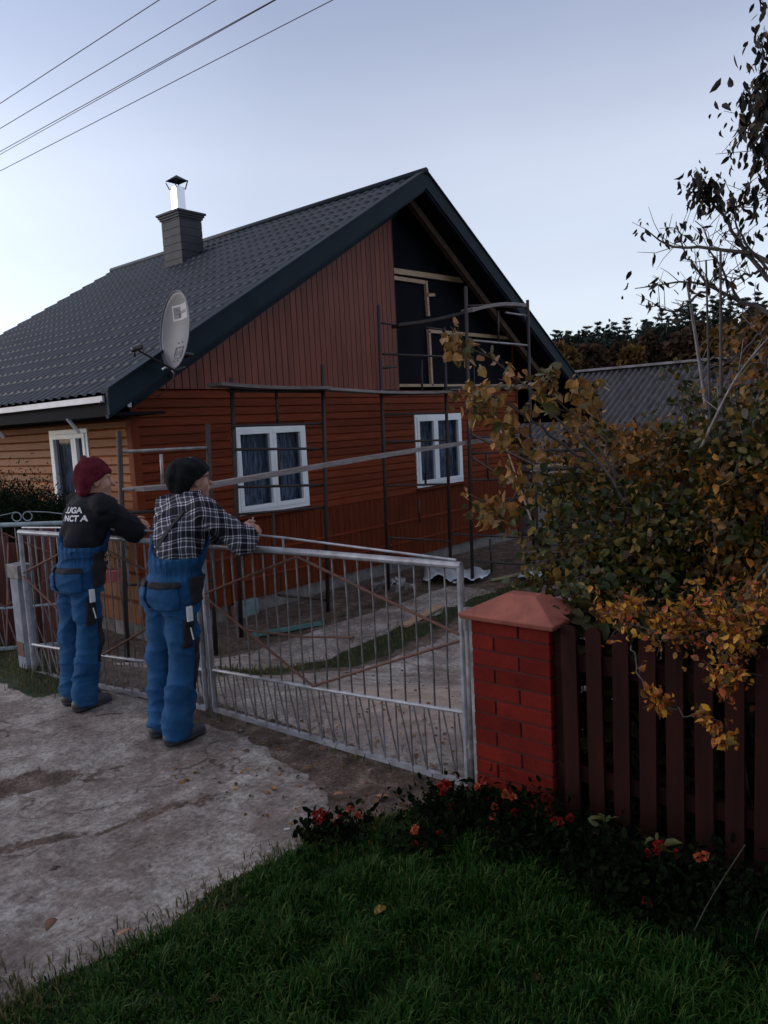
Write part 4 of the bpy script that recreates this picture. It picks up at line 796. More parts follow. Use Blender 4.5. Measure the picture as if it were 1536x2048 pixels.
def make_man(origin, label, kind):
    O = np.array(origin, float); root = thing('person', O, label, 'person')
    stocky = 1.0 if kind == 1 else .95; dy = 0.
    lo, hi = (-.35, -.68, -.01), (.5, .42, 1.72)
    # joints, local frame: +x towards the gate, +y to the left of the picture
    anL, anR = np.array([-.03, .10, .09]), np.array([-.055, -.085, .09]); knL, knR = np.array([-.02, .075, .47]), np.array([.005, -.115, .47])
    hpL, hpR = np.array([-.015, -.01, .84]), np.array([-.01, -.165, .84])
    shL, shR = np.array([.085, .02, 1.345]), np.array([.06, -.345, 1.35]); elL, elR = np.array([.27, .10, 1.165]), (np.array([.24, -.435, 1.155]) if kind == 1 else np.array([.255, -.345, 1.155]))
    if kind == 1: wrL, wrR = np.array([.335, -.27, 1.195]), np.array([.325, -.14, 1.16]); hc = np.array([.135, -.155, 1.505]); fac = _n([1, -.16, -.03])
    else: wrL, wrR = np.array([.33, -.16, 1.18]), np.array([.325, -.06, 1.16]); hc = np.array([.10, -.20, 1.50]); fac = _n([1, -.30, -.08])
    torso = [(.80, -.01, -.085, .098, .142), (.88, -.015, -.09, .122*stocky, .155), (.96, .0, -.105, .118*stocky, .148), (1.04, .01, -.12, .120*stocky, .146), (1.14, .025, -.14, .125*stocky, .155), (1.25, .045, -.15, .120*stocky, .172), (1.33, .07, -.16, .105, .182), (1.39, .09, -.165, .08, .148), (1.425, .10, -.165, .055, .09)]
    h = .0068
    # --- body (skin)
    B = Field(lo, hi, h)
    B.loft([(z, x, y, a-.012, b-.012) for z, x, y, a, b in torso], .03)
    for hp, kn, an in ((hpL, knL, anL), (hpR, knR, anR)): B.chain([hp, kn, an-np.array([0, 0, .03])], [.085, .056, .042], .03); B.cone(an-np.array([.03, 0, .05]), an+np.array([.12, 0, -.055]), .032, .028, .03)
    for sh, el, wr in ((shL, elL, wrL), (shR, elR, wrR)): B.chain([sh, el, wr], [.052, .04, .027], .02)
    U = np.array([0, 0, 1.]); S = np.cross(U, fac); R = [[fac[i], S[i], U[i]] for i in range(3)]; P = lambda f, s, u: hc+fac*f+S*s+U*u
    B.chain([np.array([.085, -.165, 1.38]), P(-.03, 0, -.06)], [.062, .055], .03)
    B.ell(P(-.012, 0, .02), (.098, .078, .105), .02, R); B.ell(P(.03, 0, -.055), (.062, .056, .055), .03, R); B.ell(P(.062, 0, -.095), (.028, .03, .02), .025, R)
    B.chain([P(.082, 0, .015), P(.112, 0, -.028)], [.008, .0145], .012); B.ell(P(.075, 0, .028), (.022, .05, .012), .015, R)
    for s in (-1, 1):
        B.ell(P(-.012, s*.079, -.012), (.020, .009, .034), .004, R); B.ell(P(-.010, s*.086, -.03), (.009, .005, .010), .004, R); B.ell(P(.045, s*.042, -.03), (.03, .022, .028), .02, R); B.ell(P(.079, s*.03, .008), (.010, .012, .008), .004, R)
    B.chain([P(.088, -.022, -.064), P(.094, 0, -.062), P(.088, .022, -.064)], [.006, .0075, .006], .006)
    hand(B, wrL+_n(wrL-elL)*.015, wrL-elL, (.25, 0, -.6), np.array([.5, .1, .5]), .75); hand(B, wrR+_n(wrR-elR)*.015, wrR-elR, (.25, 0, -.6), np.array([.5, -.1, .6]), .6)
    body = skin('body', B.F, B.lo, h, m_skin, root, O)
    # --- shirt or sweatshirt
    G = Field((-.3, -.68, .95), (.5, .42, 1.62), h)
    G.loft([(z, x, y, a+(.010 if z > 1.1 else .004), b+(.010 if z > 1.1 else .0)) for z, x, y, a, b in torso[2:]], .03)
    for sh, el, wr in ((shL, elL, wrL), (shR, elR, wrR)): G.chain([sh, el, wr-_n(wr-el)*.01], [.072 if kind == 1 else .068, .068, .054], .045)
    G.cone((.04, -.12, 1.18), (.06, -.19, 1.3), .105, .10, .05)
    x, y, z = G.grid()
    fold = .007*np.sin(19*(z+.9*y)+5*np.sin(7*y)+3*np.sin(9*x))*smoothstep(1.0, 1.15, z)-.007*np.clip(1-1.8*np.abs(np.sin(11*(z*1.2-y*.8+x)+4*np.sin(6*y+2*z))), 0, 1)+.004*np.sin(60*(x+y*.6)+4*np.sin(12*z))
    G.F = G.F+fold*1.0; neck = np.sqrt((x-.10)**2+(y+.165)**2); G.F = np.maximum(G.F, np.maximum((z-1.44), 1.035-z)); G.F = np.maximum(G.F, -(np.maximum(neck-.056, 1.36-z)))
    collar = np.maximum(np.abs(neck-.068)-.008, np.abs(z-1.415-.04*(x-.1)/.1*0)-.03); G.F = np.minimum(G.F, collar) if kind == 1 else np.minimum(G.F, np.maximum(np.abs(neck-.066)-.007, np.abs(z-1.41)-.014))
    top = skin('plaid_shirt' if kind == 1 else 'sweatshirt', G.F, G.lo, h, m_plaid if kind == 1 else m_sweater, root, O)
    # --- overalls
    T = Field((-.32, -.42, .02), (.34, .30, 1.3), h)
    T.loft([(z, x, y, a+.022, b+.018) for z, x, y, a, b in torso[:6]], .03)
    T.ell((-.06, -.02, .875), (.072, .08, .095), .03); T.ell((-.055, -.155, .875), (.074, .08, .095), .03)
    for hp, kn, an, sg in ((hpL, knL, anL, 1), (hpR, knR, anR, -1)):
        T.chain([hp+np.array([-.01, 0, .0]), (hp+kn)/2, kn, (kn+an)/2, an+np.array([.005, 0, -.015])], [.094*stocky, .084*stocky, .074, .072, .075], .035)
    x, y, z = T.grid(); th = np.arctan2(y+.09, x-.0)
    side_f = .5-.5*np.cos(th)   # 1 at the back
    gather = .0028*np.sin(44*th+3*np.sin(9*z)+2*np.sin(5*th))*np.exp(-((z-1.0)/.05)**2)+.0035*np.sin(23*th+2.5*np.sin(3*th)+4*z)*smoothstep(1.0, 1.1, z)*1.3
    def nz3(fx, fy, fz, sd):
        r = np.random.default_rng(sd); o_ = 0
        for _ in range(7): p = r.normal(size=3)*np.array([fx, fy, fz]); q = r.uniform(0, 6.28); o_ = o_+np.sin(p[0]*x+p[1]*y+p[2]*z+q+1.5*np.sin(p[1]*.4*z+p[2]*.35*x))
        return o_/3.5
    kz = 40 if kind == 1 else 41
    ridge = lambda fx, fy, fz, sd: np.clip(1-np.abs(nz3(fx, fy, fz, sd))*1.6, 0, 1)**2
    low = smoothstep(.55, .12, z); knee = np.exp(-((z-.47)/.13)**2); seat = np.exp(-((z-.76)/.10)**2)
    folds = -.013*ridge(7, 9, 24, kz)*(.25+.9*low+.6*knee)-.010*ridge(9, 12, 17, kz+2)*(.35+.8*seat)-.006*ridge(16, 18, 34, kz+4)+.009*nz3(4, 5, 11, kz+6)*(.4+.8*low)
    T.F = T.F+gather+folds+.002
    waist = .010*np.exp(-((z-1.0)/.028)**2); T.F = T.F+waist
    yl = y+.10+.35*x
    topz = 1.085+.13*np.exp(-((np.mod(th+2*np.pi, 2*np.pi)-2.5)/.62)**2)+.10*smoothstep(.06, .14, x)
    T.F = np.maximum(T.F, z-topz); T.F = np.maximum(T.F, .035-z)
    pants = skin('overalls', T.F, T.lo, h, m_overall, root, O)
    # pockets and patches: thin shells lifted off the overalls
    def shell(name, c, half, th0, m, axes=None, parent=None):
        c = np.array(c, float); lo_ = c-np.max(half)*1.5; hi_ = c+np.max(half)*1.5; sl_, (x, y, z) = T.sub(lo_, hi_); X, Y, Z_ = x-c[0], y-c[1], z-c[2]
        if axes is not None: a = R_(axes); X, Y = X*math.cos(a)+Y*math.sin(a), -X*math.sin(a)+Y*math.cos(a)
        q = np.maximum(np.maximum(np.abs(X)-half[0], np.abs(Y)-half[1]), np.abs(Z_)-half[2]); f = np.maximum(T.F[sl_]-th0, q).astype(np.float32)
        f = np.pad(f, 1, constant_values=.1); lo2 = np.array([T.ax[i][sl_[i]][0] for i in range(3)])-h
        if (f < 0).sum() > 20: return skin(name, f, lo2, h, m, parent or root, O)
    p1 = shell('back_pocket', (-.14, -.175, .88), (.08, .075, .075), .014, m_overall, -20); shell('pocket_flap', (-.14, -.175, .945), (.09, .075, .017), .02, m_patch, -20)
    p2 = shell('back_pocket', (-.125, .03, .88), (.08, .07, .075), .014, m_overall, 14); shell('pocket_flap', (-.125, .03, .945), (.09, .07, .017), .02, m_patch, 14)
    shell('side_panel', (.045, -.245, .90), (.065, .09, .075), .012, m_patch); shell('tool_pocket', (-.025, -.25, .66), (.030, .09, .085), .012, m_patch); shell('knee_patch', (.09, -.17, .46), (.065, .10, .15), .008, m_patch)
    if kind == 2: shell('waist_patch', (.04, -.25, 1.0), (.045, .08, .05), .010, m_patch)
    q = np.array([-.03, -.268, .775]); b = MB(); b.box(O+q-np.array([.02, .008, .04]), O+q+np.array([.016, .008, .045])); b.build('folding_rule' if kind == 2 else 'white_marker', m_tool, root, bevel=.004)
    b = MB(); b.tube([O+np.array([-.02, -.268, .63]), O+np.array([-.035, -.272, .70])], .004, 6); b.build('zip_pull', m_tool, root)
    if kind == 1:
        for s_, yy in ((-1, -.27),):
            ps = []
            for t_ in np.linspace(0, 1, 12):
                z_ = 1.10+.245*t_; row = torso; xx = np.interp(z_, [r[0] for r in row], [r[1]-r[3] for r in row]); yc = -.10*(1-t_)+yy*t_; ps.append((xx, yc, z_))
            bv = BVHTree.FromPolygons([tuple(v.co+origin_of(root)) for v in top.data.vertices], [tuple(p.vertices) for p in top.data.polygons]); pts = []
            for (a_, b_, c_) in ps:
                hit = bv.ray_cast(Vector([float(v) for v in O+np.array([-.6, b_, c_])]), Vector((1, 0, 0)))
                if hit[0] is not None: pts.append(np.array(hit[0])+np.array([-.001, 0, 0]))
            b = MB()
            vs = [];
            for p in pts: vs += [p+np.array([-.004, -.016, 0]), p+np.array([-.004, .016, 0]), p+np.array([.012, .016, 0]), p+np.array([.012, -.016, 0])]
            if len(pts) > 2: b.add(vs, [(4*i+j, 4*i+4+j, 4*i+4+(j+1) % 4, 4*i+(j+1) % 4) for i in range(len(pts)-1) for j in range(4)]+[(0, 1, 2, 3), tuple(4*len(pts)-4+j for j in (3, 2, 1, 0))]); b.build('strap', m_patch, root)
    # shoes
    for an in (anL, anR):
        Sf = Field(an+np.array([-.12, -.09, -.1]), an+np.array([.24, .09, .06]), .006)
        Sf.chain([an+np.array([-.045, 0, -.045]), an+np.array([.05, 0, -.045]), an+np.array([.15, -.006, -.055])], [.043, .045, .036], .02); Sf.cone(an+np.array([-.02, 0, -.04]), an+np.array([-.01, 0, .03]), .045, .042, .03)
        x, y, z = Sf.grid(); Sf.F = np.maximum(Sf.F, -(z-(an[2]-.086))); sole = np.maximum(np.abs(z-(an[2]-.078))-.012, Sf.F-.006); Sf.F = np.minimum(Sf.F, sole); skin('shoe', Sf.F, Sf.lo, .006, m_shoe, root, O)
    # head wear and hair
    Hf = Field(hc-np.array([.17, .17, .15]), hc+np.array([.17, .17, .2]), .005)
    if kind == 1:
        Hf.ell(P(-.02, 0, .04), (.122, .108, .088), .02, R); Hf.ell(P(-.04, .0, .02), (.112, .104, .085), .03, R); Hf.ell(P(-.055, 0, -.02), (.085, .094, .07), .03, R)
    else:
        Hf.ell(P(-.018, 0, .04), (.112, .092, .098), .02, R); Hf.ell(P(-.04, 0, -.03), (.085, .09, .085), .03, R); Hf.ell(P(-.055, .03, .125), (.026, .03, .034), .025, R); Hf.ell(P(-.03, -.01, .125), (.04, .03, .016), .02, R)
    x, y, z = Hf.grid(); f_ = (x-hc[0])*fac[0]+(y-hc[1])*fac[1]; s_ = (x-hc[0])*S[0]+(y-hc[1])*S[1]; u_ = z-hc[2]
    Hf.F = Hf.F+.0025*np.sin(55*(s_+.4*u_)+4*np.sin(20*f_))+.002*np.sin(70*u_+20*f_)
    edge = (.052+0*u_ if kind == 1 else .035+0*u_); line = (-.085 if kind == 1 else -.10)+smoothstep(-.075, -.03, f_)*(.085 if kind == 1 else .09)+smoothstep(-.02, .07, f_)*.045; Hf.F = np.maximum(Hf.F, line-u_)
    if kind == 2: Hf.F = np.minimum(Hf.F, np.maximum(Hf.F-.006, np.abs(u_-line-.018)-.016))
    Hf.F = np.maximum(Hf.F, -(np.sqrt((f_+.012)**2/.094**2+s_**2/.074**2+(u_-.02)**2/.10**2)-1)*.074)
    hat = skin('cap' if kind == 1 else 'knit_hat', Hf.F, Hf.lo, .005, m_cap1 if kind == 1 else m_cap2, root, O)
    if kind == 1:
        b = MB()
        for sg in (-1, 1): b.tube([O+P(.098+.002*math.cos(a), sg*.032+.024*math.cos(a), .01+.019*math.sin(a)) for a in np.linspace(0, 2*math.pi, 17)], .0022, 5, cap=False); b.tube([O+P(.096, sg*.056, .016), O+P(.06, sg*.083, .018), O+P(-.01, sg*.085, .012)], .0022, 5)
        b.tube([O+P(.10, -.009, .012), O+P(.10, .009, .012)], .0022, 5); b.build('glasses', m_black, root)
    else:
        cu = bpy.data.curves.new('txt', 'FONT'); cu.body = 'SŁUGA\nELEKCJA' if False else '/LUGA\nEL NCT A'; cu.size = .05; cu.space_line = 1.0; cu.offset = .0018; cu.align_x = 'CENTER'; tmp = bpy.data.objects.new('txt', cu); col.objects.link(tmp)
        dg = bpy.context.evaluated_depsgraph_get(); me = bpy.data.meshes.new_from_object(tmp.evaluated_get(dg)); bpy.data.objects.remove(tmp)
        bv = BVHTree.FromPolygons([tuple(v.co+origin_of(root)) for v in top.data.vertices], [tuple(p.vertices) for p in top.data.polygons])
        for v in me.vertices:
            u, w_ = v.co.x*1.15, v.co.y; st = O+np.array([-.6, -.168-u, 1.305+w_-.0*u]); hit = bv.ray_cast(Vector([float(c) for c in st]), Vector((1, .0, 0)))
            v.co = (hit[0]+Vector((-.004, 0, 0))) if hit[0] is not None else Vector([float(c) for c in st+np.array([.5, 0, 0])])
        link_mesh('back_print', me, m_print, root)
    return root, O, dict(wrL=wrL, hc=hc)
man1, O1, J1 = make_man((2.455, 3.75, 0), 'man in plaid shirt, blue overalls and black cap leaning on the silver gate', 1)
man2, O2, J2 = make_man((2.435, 4.745, 0), 'man in black printed sweatshirt, blue overalls and burgundy hat leaning on the gate', 2)
c = O1+J1['wrL']+np.array([.02, -.12, .03]); o = MB().tube([c, c+np.array([-.02, -.03, .045])], .0035, 6).build('cigarette', m_print, None); tag(o, 'lit cigarette in the left hand of the man in plaid', 'cigarette')
# ------------------------------------------------------------------ background: shed, pines, bushes
m_corr = mat('weathered_corrugated_sheet', (.085, .078, .088), (.035, .03, .034), .8, 5, .004, 60, contrast=(.3, .7)); m_grave = mat('grey_shed_wall', (.09, .08, .075), (.06, .05, .05), .9, 4)
sh = thing('shed', (19.5, 8.0, -.35), 'low shed with a grey corrugated roof beyond the right house corner', 'shed')
def corr(x0, z0, x1, z1, y0, y1, per=.17):
    ys = np.arange(y0, y1, per/6); ts = np.linspace(0, 1, 6); Y, Tt = np.meshgrid(ys, ts, indexing='ij'); X = x0+(x1-x0)*Tt; Zz = z0+(z1-z0)*Tt+.06*np.cos(2*np.pi*Y/per)-.02*np.sin(Tt*3.1)
    a, c = X.shape; ix = np.arange(a*c).reshape(a, c); q = np.stack([ix[:-1, :-1], ix[1:, :-1], ix[1:, 1:], ix[:-1, 1:]], -1).reshape(-1, 4); return np_mesh('roof', np.stack([X, Y, Zz], -1).reshape(-1, 3), [q], m_corr, sh)
corr(16.9, 1.15, 20.3, 2.93, 4.2, 13.5); corr(23.7, 1.15, 20.3, 2.93, 4.2, 13.5)
MB().box((17.3, 4.5, -.8), (23.3, 13.2, 1.25)).build('wall', m_grave, sh)
b = MB(); b.beam((20.3, 4.15, 2.99), (20.3, 13.5, 2.99), .3, .06); b.build('ridge_sheet', mat('lit_ridge_sheet', (.24, .23, .25), (.12, .11, .12), .8, 3), sh)  # ridge paler than the roof: the lit edge is put into its colour
NEED = [(.014, .022, .020), (.026, .036, .030), (.040, .050, .040)]  # needle greens greyed, distance haze put into the colour
m_pine = island_mat('hazed_needles', NEED, .8, .15, .1); m_bark = mat('brown_bark', (.08, .055, .042), (.04, .03, .025), .9, 10, .01, 20); m_twig = mat('grey_twig_bark', (.07, .055, .05), (.04, .03, .028), .8, 14, .001, 60)
def clump_cards(P, size, flat=.35):
    n = len(P); a = rng.uniform(0, 2*np.pi, n); d1 = np.stack([np.cos(a), np.sin(a), rng.normal(0, flat, n)], 1); d2 = rand_dirs(n); s = (size*rng.uniform(.5, 1.3, n))[:, None]
    V = np.stack([P-d1*s*.5, P+d2*s*.22, P+d1*s*.5, P-d2*s*.22], 1).reshape(-1, 3); return V, (np.arange(n)*4)[:, None]+np.arange(4)
def pine(kind):
    r = thing('pine_tree', (0, 0, 0), 'pine', 'pine tree'); H = 14.; rs = np.random.default_rng(kind+50)
    MB().tube([(0, 0, -1), (.1, 0, H*.5), (0, .1, H*.97)], [.22, .14, .03], 7).build('trunk', m_bark, r); pts = []
    for w_ in range(60):
        u = (w_//4+rs.uniform(0, .35))/15; z = H*(.30+.70*u); L = (1.95*(1-u)**.5+.10)*rs.uniform(.4, 1.15); a = rs.uniform(0, 6.283); m_ = int(95*L/1.6)+14
        t = rs.random(m_)**.6; pts.append(np.stack([np.cos(a)*L*t, np.sin(a)*L*t, z+.55*L*t-.1*L*t*t], 1)+rs.normal(0, .12, (m_, 3))*np.array([1, 1, .45]))
    P = np.concatenate(pts); V, Q_ = clump_cards(P, .34); np_mesh('crown', V, [Q_], m_pine, r); return r
pines = [pine(k) for k in range(4)]; used = set(); k = 0
sky_line = [(1085, 672), (1112, 662), (1140, 668), (1168, 664), (1190, 655), (1212, 662), (1238, 648), (1262, 652), (1285, 640), (1306, 646), (1330, 628), (1352, 632), (1375, 612), (1398, 618), (1422, 600), (1446, 612), (1470, 596), (1495, 604), (1520, 598), (1548, 606), (1575, 590)]
for row in range(2):
    for i, (px, py) in enumerate(sky_line):
        T_ = random.uniform(95, 120)-row*22; top = at(px+row*11+random.uniform(-9, 9), py-6+row*20+random.uniform(-14, 9), t=T_); kk = k % 4; base = (top[0], top[1], top[2]-13.6)
        if kk in used: o = dup(pines[kk], base)
        else: o = pines[kk]; o.location = tuple(float(v) for v in base); used.add(kk)
        o['label'] = '%s dark pine from the left in the %s row of the wood on the skyline' % (ORD[i], 'front' if row else 'rear'); o['group'] = ('front' if row else 'rear')+' pines on the skyline'; o.rotation_euler = (0, 0, 0); k += 1
hx = thing('wooded_slope', at(1300, 760, t=90), 'dark undergrowth', 'undergrowth')
bpy.data.objects.remove(hx)
def blob_leaves(name, c, r, n, size, m, parent, flatten=1., clumps=24, seed=1, down=.3, spread=.30, hollow=.35):
    rs = np.random.default_rng(seed); u = rs.normal(size=(clumps, 3)); u /= np.linalg.norm(u, axis=1, keepdims=True); u *= (rs.random((clumps, 1))**.45)*(1-hollow)+hollow*rs.random((clumps, 1)); C = np.array(c)+u*np.array(r)
    idx_ = rs.integers(0, clumps, n); P = C[idx_]+rs.normal(0, spread, (n, 3))*np.array(r)*.9*rs.uniform(.3, 1, (n, 1)); return leaves(name, P, size, m, parent, down), C
m_rus = island_mat('russet_leaves', [(.035, .022, .016), (.05, .03, .02), (.075, .04, .022), (.025, .024, .018)], .8, .2, .1); m_gold = island_mat('far_gold_leaves', [(.13, .08, .025), (.10, .055, .02), (.16, .10, .03)], .8, .2, .1); m_dkgreen = island_mat('dark_evergreen', [(.006, .012, .007), (.012, .022, .010), (.020, .032, .014)], .8, .1, .1)
for i, (px, py, t_, r_, m_, lb) in enumerate([(1120, 722, 45, 1.01, m_gold, 'yellowing bush right beside the roof edge'), (1180, 727, 50, 1.09, m_rus, 'russet bush above the shed ridge, left end'), (1235, 720, 52, 1.18, m_rus, 'brown-red bush above the middle of the shed ridge'), (1262, 714, 44, 0.42, m_gold, 'small golden bush above the shed ridge'), (1300, 707, 55, 1.34, m_rus, 'dull red bush above the shed ridge, right of the golden one'), (1380, 692, 50, 1.43, m_rus, 'tall brown bush above the right end of the shed ridge'), (1470, 690, 45, 1.51, m_gold, 'golden brown tree far behind the shrubs at right'), (1540, 680, 40, 1.51, m_rus, 'russet tree at the right edge below the pines'), (1150, 703, 70, 2.2, m_pine, 'dark round thicket below the left end of the pine wood'), (1235, 700, 75, 2.8, m_pine, 'dark thicket below the middle pines'), (1335, 692, 75, 3.6, m_pine, 'dark thicket below the right pines')]):
    c = at(px, py, t=t_); t = thing('bush', (c[0], c[1], c[2]-r_*1.4), lb, 'bush'); blob_leaves('foliage', c, (r_, r_, r_*.9), 2600, .38, m_, t, clumps=30, seed=i+3, spread=.2)
    b = MB()
    for q in range(4): b.tube([c-np.array([0, 0, r_*1.6]), c+np.array([random.uniform(-.5, .5)*r_, random.uniform(-.5, .5)*r_, r_*.4])], [.12, .02], 5)
    b.build('stems', m_twig, t)

# ------------------------------------------------------------------ dark hedge at the left wall
for i, (px, py, t_, r) in enumerate([(8, 1040, 9.6, (.5, .5, .36)), (70, 1054, 9.4, (.45, .45, .32)), (118, 1062, 9.2, (.35, .35, .25)), (-60, 1040, 9.8, (.6, .6, .38))]):
    c = at(px, py, t=t_); t = thing('juniper_bush', (c[0], c[1], -.5), ['dark juniper bush at the far left below the long side wall', 'dark juniper bush left of the white side window', 'dark low juniper bush under the white side window', 'dark juniper bush cut by the left picture edge'][i], 'bush')
    P = c+rng.normal(size=(5200, 3))*np.array(r)*.5; dz_ = P[:, 2]-c[2]; P = np.concatenate([P, c+rng.normal(size=(1500, 3))*np.array([r[0]*.6, r[1]*.6, .1])+np.array([0, 0, -r[2]*1.5])]); P[:, 2] += rng.random(len(P))**8*.12
    P = np.concatenate([P, P+rng.normal(0, .04, P.shape)]); leaves('foliage', P, .042, m_dkgreen, t, -.8, .4)
    b = MB(); [b.tube([(c[0]+random.uniform(-.1, .1), c[1], -.6), c+np.array([random.uniform(-.3, .3), random.uniform(-.3, .3), .2])], [.02, .006], 5) for _ in range(5)]; b.build('stems', m_twig, t)

# ------------------------------------------------------------------ foreground shrubs and trees
def wiggle(pts, amp):
    pts = [np.array(p, float) for p in pts]; out = []
    for i in range(len(pts)-1):
        n = 5
        for j in range(n): t_ = j/n; out.append(pts[i]*(1-t_)+pts[i+1]*t_+rng.normal(0, amp, 3)*(1 if (i, j) != (0, 0) else 0))
    return out+[pts[-1]]
def smooth_path(pts, n=14):
    pts = np.array(pts, float)
    if len(pts) < 3: return [pts[0]*(1-t)+pts[1]*t for t in np.linspace(0, 1, n)]
    P = np.vstack([2*pts[0]-pts[1], pts, 2*pts[-1]-pts[-2]]); out = []
    for s in np.linspace(0, len(pts)-1-1e-6, n):
        i = int(s); t = s-i; p0, p1, p2, p3 = P[i:i+4]; out.append(.5*((2*p1)+(-p0+p2)*t+(2*p0-5*p1+4*p2-p3)*t*t+(-p0+3*p1-3*p2+p3)*t**3))
    return out
def branch_plant(root, stems, m_leaf, size, width, per, r0=.012, tw=7, twl=.16, t0=.35, down=.5, seed=1, twigbias=(0, 0, .2), clus=.035, wood='stem', leafname='leaves', per_stem=True, rt=.0018, bare=None):
    global rng
    keep = rng; rng = np.random.default_rng(seed); LP = []
    for si, st in enumerate(stems):
        path = smooth_path(st, 16); path = [p+rng.normal(0, .006, 3) for p in path]; n = len(path); b = MB(); b.tube(path, list(np.linspace(r0, rt*1.3, n)), 6)
        for _ in range(tw):
            i = int((t0+(1-t0)*rng.random())*(n-1)); p = path[i]; d = _n(rng.normal(size=3)+np.array(twigbias)+.9*_n(path[min(i+1, n-1)]-path[max(i-1, 0)])); L = twl*rng.uniform(.4, 1.2); q = p+d*L*.5+rng.normal(0, .01, 3); e = p+d*L+np.array([0, 0, -.02])*0
            b.tube([p, q, e], [rt*1.3, rt, rt*.6], 4)
            m_ = max(1, int(per*rng.uniform(.4, 1.4)))
            if per > 0: tt = rng.uniform(.25, 1.05, m_)[:, None]; LP.append(p+(e-p)*tt+rng.normal(0, clus, (m_, 3)))
        if per > 0: LP.append(path[-1]+rng.normal(0, clus*1.3, (int(per*1.5)+1, 3)))
        b.build(wood, m_twig, root, smooth=True)
    if LP: leaves(leafname, np.concatenate(LP), size, m_leaf, root, down, width)
    rng = keep
m_tan = island_mat('tan_autumn_leaves', [(.46, .21, .06), (.32, .15, .045), (.18, .095, .03), (.42, .24, .065), (.12, .085, .025), (.06, .07, .02)], .5, .25, .3)
m_olive = island_mat('olive_leaves', [(.018, .028, .007), (.03, .045, .010), (.05, .06, .012), (.09, .075, .015), (.24, .14, .022), (.06, .035, .012), (.022, .04, .009)], .5, .25, .3)
m_orange = island_mat('orange_brown_leaves', [(.05, .03, .012), (.12, .055, .014), (.34, .13, .02), (.07, .045, .012), (.42, .18, .028), (.03, .035, .010), (.09, .05, .014)], .5, .25, .3)
m_yel = island_mat('golden_small_leaves', [(.42, .18, .018), (.55, .28, .028), (.32, .10, .014), (.14, .10, .018), (.45, .08, .02), (.08, .06, .014)], .5, .25, .3)
m_pear = island_mat('dark_pear_leaves', [(.010, .012, .012), (.018, .018, .016), (.026, .018, .015), (.014, .017, .013), (.12, .065, .025)], .6, .08, .2)
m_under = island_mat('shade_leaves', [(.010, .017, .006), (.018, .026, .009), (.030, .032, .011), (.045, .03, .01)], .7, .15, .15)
A = lambda px, py, t: at(px, py, t=t)
# big-leaved sapling that leans in front of the scaffold
t = thing('sapling', (3.75, 1.35, -.05), 'leaning sapling with big tan autumn leaves in front of the tall scaffold', 'sapling')
g0 = np.array([3.75, 1.35, -.08])
branch_plant(t, [[g0, A(1270, 1050, 4.0), A(1130, 850, 4.1), A(1000, 730, 4.1), A(915, 685, 4.05)], [g0, A(1240, 1000, 4.1), A(1160, 850, 4.2), A(1080, 760, 4.2)], [A(1220, 960, 4.1), A(1100, 870, 4.0), A(1000, 800, 3.9), A(935, 800, 3.85)], [A(1250, 1000, 4.1), A(1200, 860, 4.3), A(1160, 770, 4.35)], [A(1160, 900, 4.1), A(1060, 900, 4.0), A(1015, 870, 3.95)],
    [A(1200, 940, 4.1), A(1090, 940, 4.0), A(1010, 1010, 3.9), A(985, 1025, 3.85)]], m_tan, .055, 1.15, 9, .011, 12, .17, .45, .9, seed=5, clus=.03)
t2 = thing('young_shrub', (3.55, 1.7, 0), 'low shrub with olive leaves and a few red ones right of the pillar cap', 'shrub'); g1 = np.array([3.55, 1.35, -.1])
branch_plant(t2, [[g1, A(1230, 1130, 3.9), A(1130, 1060, 3.9), A(1060, 1080, 3.8)], [g1, A(1200, 1120, 3.8), A(1120, 1120, 3.7), A(1090, 1140, 3.7)], [g1, A(1230, 1080, 4.0), A(1140, 980, 4.1), A(1090, 980, 4.1)], [g1, A(1280, 1080, 4.0), A(1220, 960, 4.2)], [g1, A(1190, 1180, 3.6), A(1130, 1200, 3.5)], [g1, A(1300, 1100, 3.8), A(1290, 1000, 3.9)]], m_olive, .042, 1.1, 16, .01, 18, .16, .3, .7, seed=8, clus=.045)
